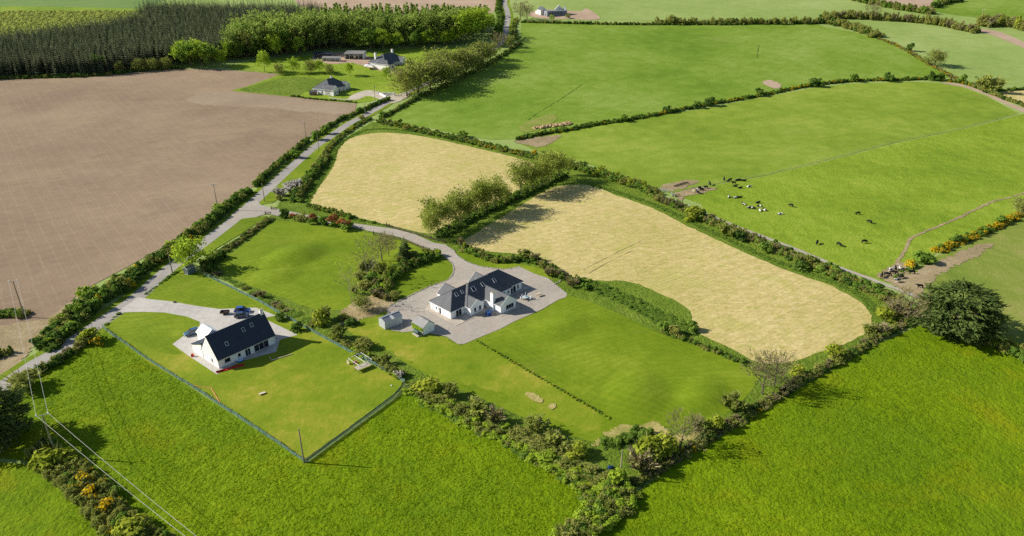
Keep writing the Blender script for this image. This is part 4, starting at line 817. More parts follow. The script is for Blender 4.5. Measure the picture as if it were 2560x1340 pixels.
# row of alders between the hay fields
for i, (x, y, t) in enumerate(((1078, 598, 522), (1098, 588, 500), (1125, 578, 500), (1150, 566, 482), (1172, 556, 490), (1192, 545, 462), (1215, 536, 452), (1236, 526, 448), (1262, 514, 466))):
    tree('alder_tree', ALD, x, y, t, ['slender budding alder at the drive end of the row', 'second slender alder from the drive', 'third slender alder from the drive', 'fourth slender alder from the drive', 'fifth slender alder from the drive', 'taller alder in the middle of the row', 'tallest alder of the lower row', 'tall alder right of the tallest', 'last alder of the lower row, beside the gap'][i], 1.2, 10.8, group='row of alders between the hay fields')
for i, (x, y, t) in enumerate(((1302, 492, 405), (1328, 482, 400), (1350, 472, 398), (1372, 462, 380), (1398, 450, 372), (1422, 438, 392))):
    tree('alder_tree', ALD, x, y, t, ['alder at the gap, first of the upper row', 'second alder of the upper row', 'third alder of the upper row', 'tall bare-topped alder of the upper row', 'tallest bare-topped alder near the boundary', 'last alder of the upper row at the boundary'][i], 1.25, 11.5, group='upper row of alders between the hay fields')
tree('bare_tree', BARE, 955, 652, 600, 'bare spreading tree at the edge of the upper lawn', 1.2)
tree('bare_tree', BARE, 972, 640, 602, 'bare tree behind the spreading one on the lawn', 1.0)
tree('slender_tree', PALE, 918, 705, 628, 'thin pale leafless birch beside the shrubbery', 1.0, 6.0)
tree('slender_tree', PALE, 935, 690, 640, 'second thin pale birch beside the shrubbery', 1.0, 6.0)
tree('slender_tree', PALE, 880, 760, 690, 'thin leafless sapling over the bark bed', 1.0, 6.0)
tree('small_tree', OAK, 905, 775, 738, 'small olive tree on the bark bed', 1.2)
tree('green_tree', LEAFY, 482, 672, 620, 'bright yellow-green bushy tree at the lane corner', 1.35)
tree('green_tree', LEAFY, 468, 668, 630, 'left half of the bright tree pair at the lane corner', 1.2)
tree('bare_tree', BARE, 1905, 985, 915, 'pale bare tree on the boundary at the lawn corner', 1.2)
tree('bare_tree', BARE, 1935, 968, 905, 'second pale bare tree on the boundary', 1.1)
tree('bare_tree', BARE, 1700, 1120, 1060, 'leaning bare tree behind the yellow-green willows', 1.2)
tree('bare_tree', BARE, 2265, 805, 745, 'bare grey tree beside the cypress', 1.2)
tree('bare_tree', OAK, 2550, 540, 492, 'bare bushy tree at the right end of the gorse', 1.2)
tree('bare_tree', OAK, 2335, 165, 126, 'lone bare tree on the far rusty bank', 1.5)
tree('bare_tree', BARE, 2178, 48, 18, 'dark bare tree on the far hedge', 1.3)
# shelter belt along the lane
for i, (x, y, t, w) in enumerate(((1018, 240, 168, 1.2), (1045, 232, 155, 1.4), (1075, 222, 150, 1.4), (1105, 214, 150, 1.4), (1135, 203, 155, 1.3), (1100, 196, 128, 1.4), (1140, 186, 122, 1.3), (1165, 186, 128, 1.3), (1180, 172, 112, 1.3), (1205, 163, 108, 1.3), (1225, 150, 108, 1.2), (1195, 178, 140, 1.2), (1250, 128, 92, 1.0), (1275, 118, 90, 1.1), (1300, 50, 14, 1.2), (1318, 52, 20, 1.2))):
    tree('ash_tree', OAK if i not in (12, 14, 15) else BARE, x, y, t, ['bare grey-green tree at the near end of the lane belt', 'wide bare-crowned tree second from the near end of the lane belt', 'wide olive tree third from the near end of the lane belt', 'wide olive tree over the field edge of the lane belt', 'olive tree in the middle of the lane belt', 'olive tree at the back of the lane belt', 'tall olive tree at the back of the lane belt', 'olive tree beside the tall one in the lane belt', 'olive tree in the upper lane belt', 'olive tree above the pasture shadows', 'olive tree near the top of the lane belt', 'lower olive tree at the pasture side of the lane belt', 'bare tree beside the lane where it reappears', 'small bare tree at the top of the lane hedge', 'bare tree left of the unfinished house', 'second bare tree left of the unfinished house'][i], w, group='trees along the lane')
for i, (x, y, t, w) in enumerate(((690, 146, 106, 0.9), (455, 166, 122, 1.0), (478, 168, 125, 1.1), (505, 168, 122, 1.2), (530, 167, 128, 1.2), (550, 166, 138, 1.1), (575, 152, 118, 0.8), (600, 150, 122, 0.9), (662, 180, 145, 0.9), (730, 135, 112, 0.8), (750, 140, 108, 0.9), (885, 124, 90, 1.0), (925, 128, 88, 1.2), (960, 128, 90, 1.1), (1000, 125, 95, 1.0), (1035, 122, 92, 1.1), (1075, 118, 88, 1.2), (1110, 116, 90, 1.1), (250, 180, 150, 1.1), (1135, 112, 80, 1.1), (1165, 108, 50, 1.1), (1185, 100, 45, 1.2), (1205, 92, 42, 1.2), (1222, 84, 50, 1.1))):
    tree('leafy_tree', LEAFY if i not in (2, 4, 7, 9, 12, 15, 18) else GREEN, x, y, t, ['round light green tree at the lawn edge of the plantation', 'first pale willow at the field edge', 'second willow at the field edge', 'third willow at the field edge', 'fourth willow at the field edge', 'last willow at the field edge', 'slim green tree at the left end of the far lawns', 'small grey-green tree beside the slim one', 'slim yellow-green tree beside the tilled field fence', 'slim tree at the far lawn edge left of the sheds', 'small tree behind the far sheds', 'light green tree right of the far sheds', 'rounded tree at the plantation edge behind the far bungalow', 'light tree at the plantation edge behind the far bungalow', 'light tree right of the far bungalow chimney', 'rounded tree at the plantation edge above the small paddock', 'wide light tree at the plantation edge above the small paddock', 'light tree near the lane end of the plantation edge', 'lone light green bush-like tree in front of the conifers', 'leafy tree by the far lane bend, lowest', 'bright leafy tree by the far lane bend', 'second bright leafy tree by the far lane bend', 'third bright leafy tree by the far lane bend', 'leafy tree closest to the lane at the far bend'][i], w, group='trees at the plantation edge')
for i, (x, y, t, w) in enumerate(((300, 183, 155, 1.0), (350, 178, 148, 1.2), (385, 176, 148, 1.2), (420, 172, 145, 1.2))):
    tree('bare_tree', OAK, x, y, t, ['olive tree before the conifers beside the lone light one', 'grey-brown tree before the conifers', 'grey-brown tree before the conifers, next to the willows by one', 'grey-brown tree touching the willows'][i], w, group='trees before the conifers')
for i, (x, y, t) in enumerate(((735, 184, 157), (778, 182, 152), (800, 180, 158), (825, 186, 162), (875, 190, 168), (700, 186, 160), (968, 200, 178))):
    tree('garden_tree', OAK if i % 2 else LEAFY, x, y, t, ['rounded garden tree above the rough corner', 'olive garden tree behind the far bungalow', 'second garden tree behind the far bungalow', 'garden tree over the far bungalow roof', 'small garden tree right of the far bungalow roof', 'thin tree beside the tilled field fence', 'small tree on the lawn below the hipped bungalow'][i], 1.1, group='garden trees of the far bungalows')
tree('house_edge_tree', OAK, 1420, 46, 36, 'small round tree right of the unfinished house', 1.6)
tree('house_edge_tree', LEAFY, 1380, 52, 42, 'small round tree in front of the unfinished house', 1.4)
# Scots pine on the lawn
p = P(1013, 648); h = hat(592, p)
plant_tree('pine_tree', conifer_def(300, 8.0, 3.3, 11, 9, L_CYP, 0.12, 0.05), p, h / 8.0 , None, 'dark green pine standing on the lawn beside the drive fence', 'tree')
# big cypresses: broad layered boughs
def cypress(seed, h, rad, n=7000, size=0.55):
    r = np.random.default_rng(seed); bo = []
    tr = MB().tube((0, 0, 0), (0.2, 0, h * 0.75), 0.75, 0.25, 8)
    for i in range(120):
        t = 0.1 + 0.88 * r.random(); a = r.random() * 6.283
        prof = (1 - ((t - 0.38) / 0.66) ** 2) ** 0.5 if t > 0.38 else 0.72 + 0.28 * t / 0.38
        q = rad * prof * (0.45 + 0.55 * r.random()); bo.append((q * math.cos(a), q * math.sin(a), h * t, rad * (0.16 + 0.16 * r.random()), a))
        if i < 26: tr.tube((0, 0, h * t * 0.75), (q * math.cos(a), q * math.sin(a), h * t), 0.16, 0.05, 4, cap=False)
    B = np.array(bo); k = r.integers(0, len(B), n); d = unit(n, r); d[:, 2] *= 0.35
    C = B[k, :3] + d * (B[k, 3] * (0.5 + 0.6 * r.random(n)))[:, None]
    out = np.stack([np.cos(B[k, 4]), np.sin(B[k, 4]), 0 * d[:, 0]], 1)
    Nn = np.array([0, 0, 0.9]) + 0.5 * out + 0.6 * unit(n, r); Nn /= np.linalg.norm(Nn, axis=1)[:, None]
    # sprays: blades pointing outwards and slightly up
    D = out + np.array([0, 0, 0.18]) + 0.45 * unit(n, r); D /= np.linalg.norm(D, axis=1)[:, None]
    Q = np.concatenate([quads(C, Nn, size, r), blades(C, D, 0.5 + 0.9 * r.random(n), 0.12 + 0 * d[:, 0], r)])
    return tr.mesh('trunk', BARK, fix=False), mesh_np('crown', Q.reshape(-1, 3), 4, L_CYP)
p = P(2384, 832); plant_tree('cypress_tree', cypress(400, 11.5, 8.4), p, hat(702, p) / 13.2, 0.6, 'huge dark layered cypress at the far corner of the property', 'tree')
p = P(-12, 1105); plant_tree('cypress_tree', cypress(401, 13.0, 7.5), p, 1.0, 2.0, 'dark cypress cut by the left edge beside the power line', 'tree')

# ---------------------------------------------------------------- conifer plantation
def inside(pts, x, y):
    c = False; n = len(pts)
    for i in range(n):
        a, b = pts[i], pts[i - 1]
        if (a.y > y) != (b.y > y) and x < (b.x - a.x) * (y - a.y) / (b.y - a.y) + a.x: c = not c
    return c
def scatter(px, sp, seed, jit=0.48):
    pts = [P(*p) for p in px]; r = random.Random(seed); out = []
    x0, x1 = min(p.x for p in pts), max(p.x for p in pts); y0, y1 = min(p.y for p in pts), max(p.y for p in pts)
    y = y0
    while y < y1:
        x = x0
        while x < x1:
            q = (x + r.uniform(-jit, jit) * sp, y + r.uniform(-jit, jit) * sp)
            if inside(pts, *q): out.append(q)
            x += sp
        y += sp
    return out
def wood(name, px, sp, defs, low, h, seed, label, mass_label, cat, group, own=290, hv=0.07, mass='conifer_plantation'):
    """the nearest trees one by one, the rest of the wood as one mass"""
    pts = scatter(px, sp, seed); pts.sort(key=lambda q: q[1] + 0.02 * abs(q[0])); r = random.Random(seed)
    front = [q for q in pts if abs(q[0]) < q[1] * 0.74][:own]; fs = set(front)
    for (x, y) in front: s = r.uniform(1 - hv, 1 + hv); plant_tree(name, r.choice(defs), ground(x, y), s * r.uniform(0.9, 1.1), r.uniform(0, 6.28), label, cat, group, s)
    V = []
    for (x, y) in pts:
        if (x, y) in fs: continue
        m = r.choice(low); s = r.uniform(1 - hv, 1 + hv); c, n = math.cos(r.uniform(0, 6.28)), 0; n = math.sqrt(1 - c * c)
        q = m * s; V.append(np.stack([q[:, 0] * c - q[:, 1] * n + x, q[:, 0] * n + q[:, 1] * c + y, q[:, 2] + gz(y)], 1))
    if V:
        o = link(mass, mesh_np(mass, np.concatenate(V), 4, defs[0][1].materials[0])); tag(o, mass_label, cat, None, 'stuff')
def verts_of(me):
    a = np.empty(len(me.vertices) * 3, np.float32); me.vertices.foreach_get('co', a); return a.reshape(-1, 3)
CONF = [conifer_def(310 + i, 17.0, 2.5, 13, 9, L_CON, 0.1) for i in range(4)]
CLOW = [verts_of(conifer_def(320 + i, 17.0, 2.9, 9, 7, L_CON, 0.45, trunk=False)[1]) for i in range(3)]
wood('conifer_tree', [(-260, 212), (0, 196), (130, 193), (245, 188), (350, 175), (450, 164), (560, 152), (700, 140), (800, 128), (815, 60), (800, 46), (560, 44), (380, 40), (345, 52), (372, 66), (270, 90), (130, 108), (0, 124), (-320, 140)], 3.3, CONF, CLOW, 17.0, 5, 'dark conifer in the front ranks of the plantation above the tilled field', 'dark mass of plantation conifers behind the front ranks', 'conifer', 'front conifers of the plantation')
LAR = [tree_def(330 + i, 15.5, 0.5, 520, 0.95, L_LARCH, BARK, r0=0.15, up=0.6, first=0.1, twigs=0, clump=0.75, kids=(14, 3, 2)) for i in range(3)] + [tree_def(336, 13.0, 0.6, 480, 0.9, L_OLIVE, BARK, r0=0.15, up=0.6, first=0.1, twigs=120, clump=0.9, kids=(12, 3, 2)), tree_def(335, 14.0, 0.5, 480, 0.95, L_MID, BARK, r0=0.15, up=0.6, first=0.1, twigs=0, clump=0.75, kids=(14, 3, 2))]
def low_larch(seed):
    r = np.random.default_rng(seed); n = 70; t = r.random(n); a = r.random(n) * 6.283; q = 2.1 * (1 - t) ** 0.6 * np.sqrt(r.random(n)) + 0.2
    C = np.stack([q * np.cos(a), q * np.sin(a), 16.5 * (0.35 + 0.65 * t)], 1); N_ = unit(n, r); N_[:, 2] = np.abs(N_[:, 2]); return quads(C, N_, 1.35, r).reshape(-1, 3)
LLOW = [low_larch(340 + i) for i in range(3)]
wood('larch_tree', [(575, 152), (640, 146), (700, 142), (770, 134), (850, 124), (950, 122), (1050, 116), (1140, 112), (1215, 92), (1225, 66), (1150, 62), (1000, 62), (815, 62), (800, 90), (690, 100), (600, 120)], 4.4, LAR, LLOW, 14.0, 6, 'light green larch at the front of the mixed plantation', 'light green mass of plantation larches behind the front trees', 'tree', 'front larches of the mixed plantation', mass='larch_plantation', hv=0.26)
# yellow-green scrub beyond the conifers
r_ = np.random.default_rng(9); V = []
for (x, y) in scatter([(-420, 30), (0, 30), (330, 28), (352, 50), (300, 84), (130, 100), (0, 114), (-420, 134)], 4.0, 11, 0.45):
    n = 60; s = r_.uniform(0.6, 1.3); d = unit(n, r_); d[:, 2] = np.abs(d[:, 2]); V.append(quads(d * np.array([2.4, 2.4, 2.1]) * s * (0.7 + 0.4 * r_.random((n, 1))) + np.array([x, y, gz(y)]), d, 0.9, r_).reshape(-1, 3))
tag(link('willow_scrub', mesh_np('willow_scrub', np.concatenate(V), 4, leaf_mat('leaf_willow', (0.1, 0.118, 0.026), (0.185, 0.2, 0.055), gain=2.6))), 'yellow-green willow scrub beyond the conifers', 'scrub', None, 'stuff')
# ---------------------------------------------------------------- building materials
WHITE = plain('white_render', (0.87, 0.87, 0.86), 0.85, var=0.04, scale=0.8)
CREAM = plain('cream_render', (0.8, 0.78, 0.73), 0.85, var=0.05, scale=0.8)
GREYR = plain('grey_block', (0.2, 0.215, 0.235), 0.9, var=0.15, scale=1.0)
FASC = plain('white_fascia', (0.78, 0.78, 0.78), 0.5, var=0.03)
FRAME = plain('white_frame', (0.75, 0.75, 0.75), 0.4, var=0.03)
DARKF = plain('dark_frame', (0.06, 0.055, 0.05), 0.5, var=0.1)
def glass_mat():
    m, t, o = _mat('window_glass'); N = NT(t); finish(N, o, (0.012, 0.016, 0.022), 0.06, spec=0.6); return m
GLASS = glass_mat()
def slate_mat(name, col, ang=0.0):
    m, t, o = _mat(name); N = NT(t); tc = N.n('ShaderNodeTexCoord').outputs['Object']
    sep = N.n('ShaderNodeSeparateXYZ'); N.l(tc, sep.inputs[0])
    k = N.math('FRACT', N.math('MULTIPLY', sep.outputs[2], 4.2))
    n = N.noise(tc, 0.7, 4); n2 = N.noise(tc, 7.0, 2)
    c = N.ramp(N.math('ADD', N.math('MULTIPLY', n, 0.6), N.math('MULTIPLY', n2, 0.4)), [(0.3, tuple(x * 0.72 for x in col)), (0.55, col), (0.75, tuple(x * 1.3 for x in col))])
    finish(N, o, c, 0.6, N.math('ADD', k, N.math('MULTIPLY', n2, 0.5)), 0.4, 0.03, 0.25); return m
SLATE = slate_mat('slate', (0.085, 0.09, 0.098)); SLATEB = slate_mat('blue_slate', (0.03, 0.04, 0.065)); SLATEG = slate_mat('weathered_slate', (0.22, 0.215, 0.21))
STEELW = plain('steel_cladding', (0.5, 0.53, 0.53), 0.45, var=0.06); STEELR = plain('steel_roof', (0.2, 0.225, 0.25), 0.4, var=0.08); POLY = plain('rooflight_sheet', (0.72, 0.7, 0.62), 0.5, var=0.05)

def roof_mesh(name, u0, u1, v0, v1, ze, tan, axis, ends, over=0.4, mats=None, fas=0.2):
    """roof with fascia; ends: h(ip) or g(able) at the low and high end of the ridge axis. materials: slate, gable wall, fascia"""
    if axis == 'v': a0, a1, b0, b1 = v0, v1, u0, u1
    else: a0, a1, b0, b1 = u0, u1, v0, v1
    oa = [over if e == 'h' else 0.12 for e in ends]
    a0 -= oa[0]; a1 += oa[1]; b0 -= over; b1 += over
    hw = (b1 - b0) / 2; bm_ = (b0 + b1) / 2; zr = ze + hw * tan
    r0 = a0 + (hw if ends[0] == 'h' else 0); r1 = a1 - (hw if ends[1] == 'h' else 0)
    if r1 < r0: r0 = r1 = (r0 + r1) / 2; 
    f = (lambda a, b, z: (b, a, z)) if axis == 'v' else (lambda a, b, z: (a, b, z))
    V = [f(a0, b0, ze), f(a1, b0, ze), f(a1, b1, ze), f(a0, b1, ze), f(r0, bm_, zr), f(r1, bm_, zr),
         f(a0, b0, ze - fas), f(a1, b0, ze - fas), f(a1, b1, ze - fas), f(a0, b1, ze - fas)]
    Fc = [(0, 1, 5, 4), (2, 3, 4, 5), (3, 0, 4), (1, 2, 5), (6, 7, 1, 0), (7, 8, 2, 1), (8, 9, 3, 2), (9, 6, 0, 3), (9, 8, 7, 6)]
    mi = [0, 0, 1 if ends[0] == 'g' else 0, 1 if ends[1] == 'g' else 0, 2, 1 if ends[1] == 'g' else 2, 2, 1 if ends[0] == 'g' else 2, 2]
    m = MB(); m.v = V; m.f = Fc; m.m = mi
    # ridge cap and verge boards
    m.bar(f(r0, bm_, zr + 0.02), f(r1, bm_, zr + 0.02), 0.22, 0.09, 0) if r1 - r0 > 0.3 else None
    for e, a, sgn in ((ends[0], a0, -1), (ends[1], a1, 1)):
        if e == 'g':
            for b in (b0, b1): m.bar(f(a + sgn * 0.03, b, ze - 0.08), f(a + sgn * 0.03, bm_, zr - 0.05), 0.05, 0.12, 2)
        else:
            for b in (b0, b1): m.bar(f(a, b, ze + 0.03), f(r0 if sgn < 0 else r1, bm_, zr + 0.03), 0.2, 0.06, 0)
    return m.mesh(name, mats or [SLATE, WHITE, FASC])
def roof(par, *a, name='roof', **k): return link(name, roof_mesh(name, *a, **k), par)
def walls(par, blocks, ze, mat, name='wall'):
    m = MB()
    for i, (u0, u1, v0, v1) in enumerate(blocks): m.box(u0, u1, v0, v1, -0.1, ze - 0.1 - 0.004 * i)
    return m.build(name, mat, par)
def face_M(u, v, ang): return Matrix.Translation((u, v, 0)) @ Matrix.Rotation(ang, 4, 'Z')
def window(par, u, v, z0, w, h, ang=0.0, bars=1, name='window', sill=True, fm=None):
    """in a wall facing local -y turned by ang; frame, then panes and a sill as its parts"""
    M = face_M(u, v, ang); fm = fm or FRAME; f = MB(); t = 0.07
    f.box(-w / 2, w / 2, -0.035, 0.02, z0, z0 + t, 0, M); f.box(-w / 2, w / 2, -0.035, 0.02, z0 + h - t, z0 + h, 0, M)
    for i in range(bars + 1):
        x = -w / 2 + i * (w - t) / bars if bars else 0; f.box(x, x + t, -0.03, 0.02, z0 + t, z0 + h - t, 0, M)
    o = f.build(name, fm, par)
    for i in range(bars):
        x0 = -w / 2 + i * (w - t) / bars + t; x1 = -w / 2 + (i + 1) * (w - t) / bars
        MB().box(x0, x1, -0.008, 0.02, z0 + t, z0 + h - t, 0, M).build('pane', GLASS, o)
    if sill: MB().box(-w / 2 - 0.1, w / 2 + 0.1, -0.16, 0.02, z0 - 0.1, z0, 0, M).build('sill', CONC, o)
    return o
def downpipe(par, u, v, ze): MB().tube((u, v, 0), (u, v, ze - 0.1), 0.05, n=6).build('downpipe', FASC, par)
def skylight(par, u, v, z, tan, w=0.85, h=1.2):
    w *= 1.15; h *= 1.15
    th = math.atan(tan); M = Matrix.Translation((u, v, z + 0.03)) @ Matrix.Rotation(th, 4, 'X'); f = MB(); t = 0.09
    f.box(-w / 2, w / 2, -h / 2, -h / 2 + t, 0, 0.1, 0, M); f.box(-w / 2, w / 2, h / 2 - t, h / 2, 0, 0.1, 0, M); f.box(-w / 2, -w / 2 + t, -h / 2 + t, h / 2 - t, 0, 0.1, 0, M); f.box(w / 2 - t, w / 2, -h / 2 + t, h / 2 - t, 0, 0.1, 0, M)
    o = f.build('skylight', plain('skylight_frame', (0.6, 0.63, 0.66), 0.4) if 'skylight_frame' not in bpy.data.materials else bpy.data.materials['skylight_frame'], par)
    MB().box(-w / 2 + t, w / 2 - t, -h / 2 + t, h / 2 - t, 0.0, 0.05, 0, M).build('pane', GLASS, o)
def chimney(par, u, v, z0, z1, w=0.9, d=0.75, mat=None, pots=2):
    o = MB().box(u - w / 2, u + w / 2, v - d / 2, v + d / 2, z0, z1).build('chimney', mat or WHITE, par)
    MB().box(u - w / 2 - 0.07, u + w / 2 + 0.07, v - d / 2 - 0.07, v + d / 2 + 0.07, z1, z1 + 0.14).build('coping', CONC, o)
    for i in range(pots):
        x = u + (i - (pots - 1) / 2) * 0.4; MB().tube((x, v, z1 + 0.14), (x, v, z1 + 0.5), 0.13, 0.11, 8).build('chimney_pot', MULCH, o)

# ---------------------------------------------------------------- the white house
c = P(1127.7, 799.3)
house = tag(empty('white_house', c, R(45)), 'large white bungalow with slate roofs and gabled wings in the gravel yard', 'house')
ZE = 2.72; TN = 0.72
walls(house, [(0, 8, 0, 9.4), (5.45, 23.7, -1.1, 9.6), (20, 29.2, -0.5, 10.0), (5.42, 10.6, -2.6, 4), (12.5, 18.85, -8.07, 3), (4.9, 10.9, 6, 11.9), (17, 23, 6, 11.1)], ZE, WHITE)
roof(house, 0, 14, 0, 9.4, ZE, TN, 'u', 'hg')
roof(house, 5.45, 23.7, -1.1, 9.6, ZE + 0.006, TN, 'u', 'hh')
roof(house, 14, 29.2, -0.5, 10.0, ZE + 0.012, TN, 'u', 'hh')
roof(house, 5.42, 10.6, -2.6, 3.5, ZE + 0.018, TN, 'v', 'gg', over=0.3)
roof(house, 12.5, 18.85, -8.07, 3.5, ZE + 0.024, TN, 'v', 'gg', over=0.3)
roof(house, 4.9, 10.9, 5.5, 11.9, ZE + 0.03, TN, 'v', 'gg', over=0.3)
roof(house, 17, 23, 5.5, 11.1, ZE + 0.036, TN, 'v', 'gg', over=0.3)
chimney(house, 12.55, -4.7, 0, 6.1, 1.0, 1.15)
for (u, v, z, ve, w, h) in ((5.08, 3.19, 0, -0.4, 0.8, 1.15), (7.39, 3.25, 0, -0.4, 0.7, 1.15), (11.04, 2.22, 0, -1.5, 1.15, 1.4), (14.98, 2.37, 0, -1.5, 0.85, 1.3), (19.68, 2.14, 0, -1.5, 0.85, 1.3)): skylight(house, u, v, ZE + TN * (v - ve), TN, w, h)
window(house, 2.5, 0, 0.12, 0.95, 2.05, 0, 1, 'glazed_door', False, DARKF); window(house, 3.6, 0, 0.12, 0.95, 2.05, 0, 1, 'glazed_door', False, DARKF)
window(house, 7.2, -2.6, 0.95, 0.85, 1.35); window(house, 9.2, -2.6, 0.95, 0.85, 1.35)
window(house, 16.3, -8.07, 0.8, 3.2, 1.4, 0, 3)
window(house, 20.8, -1.1, 1.1, 0.7, 0.9); window(house, 22.6, -1.1, 1.1, 0.7, 0.9)
window(house, 24.6, -0.5, 0.12, 1.0, 2.05, 0, 1, 'glazed_door', False, DARKF); window(house, 25.9, -0.5, 0.12, 1.1, 2.05, 0, 1, 'glazed_door', False, DARKF); window(house, 27.5, -0.5, 0.9, 0.8, 1.3)
window(house, 0, 6.6, 1.1, 0.7, 0.8, -math.pi / 2); window(house, 0, 4.9, 0.1, 0.9, 2.0, -math.pi / 2, 1, 'back_door', False)
for (u, v) in ((-0.06, 0.4), (-0.06, 5.7), (-0.06, 8.6), (12.44, -1.4), (29.1, -0.56)): downpipe(house, u, v, ZE)
MB().tube((14.3, 4.9, 6.4), (14.3, 4.9, 7.0), 0.06).build('vent_pipe', FASC, house)
sheet('paved_path', [tuple((house.matrix_basis @ Vector((u, v, 0)))[:2]) for u, v in ((-1.6, 10.5), (-1.6, -4.0), (2.0, -4.0), (5.0, -3.9), (10.8, -4.0), (11.6, -4.0), (11.6, -9.3), (20, -9.3), (20, -2.2), (31, -2.2), (31, 11), (24, 12.5), (3, 13), (-1.6, 10.5))][:-1], CONC, 'concrete path round the white house', smooth=False, jit=0, world=True)

# ---------------------------------------------------------------- sheds by the house
def ribs(m, x0, x1, y, z0, z1, step=0.3, d=0.03): 
    x = x0 + step / 2
    while x < x1: m.box(x - 0.05, x + 0.05, y - d, y + 0.01, z0, z1); x += step
sh = tag(empty('steel_shed', P(963.7, 824.6), R(42.8)), 'pale grey steel clad garden shed with a rooflight', 'shed')
m = MB(); m.prism([(0, 0), (3.2, 0), (3.2, 2.5), (1.6, 3.2), (0, 2.5)], 0, 5.9)
w = m.mesh('wall', STEELW); w.transform(Matrix(((0, 1, 0, 0), (1, 0, 0, 0), (0, 0, 1, 0), (0, 0, 0, 1)))); w.flip_normals(); link('wall', w, sh)
m = MB(); ribs(m, 0, 5.9, 0, 0, 2.48); m.build('wall_rib', STEELW, sh)['kind'] = 'stuff'
m = MB(); x = 0.15
while x < 3.2: m.box(-0.03, 0.01, x - 0.05, x + 0.05, 0, 2.45 + 0.7 * (1 - abs(x - 1.6) / 1.6)); x += 0.3
m.build('wall_rib', STEELW, sh)['kind'] = 'stuff'
sl = math.atan2(0.7, 1.6); LS = math.hypot(1.75, 0.766)
for s, nm in ((1, 'front'), (-1, 'back')):
    M = Matrix.Translation((0, 1.6, 3.23)) @ Matrix.Rotation(sl * (1 if s > 0 else -1), 4, 'X')
    m = MB(); m.box(-0.1, 6.0, -LS if s > 0 else 0, 0 if s > 0 else LS, 0, 0.04, 0, M); ro = m.build('roof', STEELR, sh)
    m = MB(); x = 0
    while x < 5.95:
        if not (s > 0 and 2.3 < x < 3.3): m.box(x, x + 0.09, (-LS if s > 0 else 0.06), (-0.06 if s > 0 else LS), 0.04, 0.085, 0, M)
        x += 0.25
    m.build('corrugation', STEELR, ro)['kind'] = 'stuff'
    if s > 0: MB().box(2.3, 3.3, -LS + 0.05, -0.15, 0.045, 0.075, 0, M).build('rooflight', POLY, ro)
MB().bar((-0.12, 1.6, 3.3), (6.02, 1.6, 3.3), 0.35, 0.06).build('ridge_cap', STEELR, sh)
MB().box(-0.06, 0.0, -0.03, 0.06, 0, 2.5).build('corner_trim', STEELR, sh)

ht = tag(empty('stone_hut', P(1058.9, 838.5), R(43.9)), 'small white hut with weathered slate roof beside the oil tank', 'shed')
walls(ht, [(0, 3.95, 0, 5.0)], 2.4, WHITE); roof(ht, 0, 3.95, 0, 5.0, 2.4, 0.68, 'v', 'gg', over=0.22, mats=[SLATEG, WHITE, SLATEG], fas=0.1)
MB().tube((2.1, -0.03, 1.5), (2.1, 0.02, 1.5), 0.14, n=10).build('vent', DARKF, ht)
r = np.random.default_rng(55); n = 700
C = np.stack([-0.12 - 0.25 * r.random(n), 0.1 + 4.9 * r.random(n), 0.2 + 2.1 * r.random(n) ** 0.7], 1); keep = (C[:, 2] > 1.0) | (C[:, 1] > 2.6); C = C[keep]
Nn = np.array([-1, 0, 0.4]) + 0.6 * unit(len(C), r); Nn /= np.linalg.norm(Nn, axis=1)[:, None]
link('ivy', mesh_np('ivy', quads(C, Nn, 0.26, r).reshape(-1, 3), 4, L_LIGHT), ht)
TANK = plain('green_plastic', (0.05, 0.1, 0.085), 0.5, var=0.1)
tk = tag(empty('oil_tank', ht.matrix_basis @ Vector((-1.15, 0.75, 0)), R(43.9)), 'green ribbed oil tank on a plinth beside the white hut', 'tank')
MB().box(-0.75, 0.65, -0.6, 2.1, 0, 0.3).build('plinth', CONC, tk)
m = MB(); n = 12
prof = [(0.5 * math.cos(t) * (1 if math.cos(t) > 0 else 1), 0.95 + 0.62 * math.sin(t)) for t in [2 * math.pi * i / n for i in range(n)]]
m.prism(prof, -0.4, 1.9); m.build('tank_body', TANK, tk, True)
for y in (-0.1, 0.4, 0.9, 1.4): MB().prism([(x * 1.06, 0.95 + (z - 0.95) * 1.05) for x, z in prof], y, y + 0.16).build('rib', TANK, tk)
MB().tube((0, 0.7, 1.5), (0, 0.7, 1.68), 0.18, n=10).build('lid', TANK, tk)
gs = tag(empty('garden_shed', P(471, 688), R(60)), 'small blue-grey wooden shed with glazed door under the bright lane tree', 'shed')
BLUEG = plain('blue_grey_boards', (0.13, 0.17, 0.19), 0.7, var=0.12)
m = MB(); m.box(0, 3.0, 0, 2.2, 0, 2.1); m.build('wall', BLUEG, gs)
roof(gs, 0, 3.0, 0, 2.2, 2.1, 0.5, 'u', 'gg', over=0.15, mats=[SLATEG, BLUEG, FASC], fas=0.06)
MB().box(-0.5, 3.1, -0.4, 2.4, -0.05, 0.06).build('base', CONC, gs)
window(gs, 0, 1.1, 0.1, 1.3, 1.9, -math.pi / 2, 2, 'glazed_door', False)

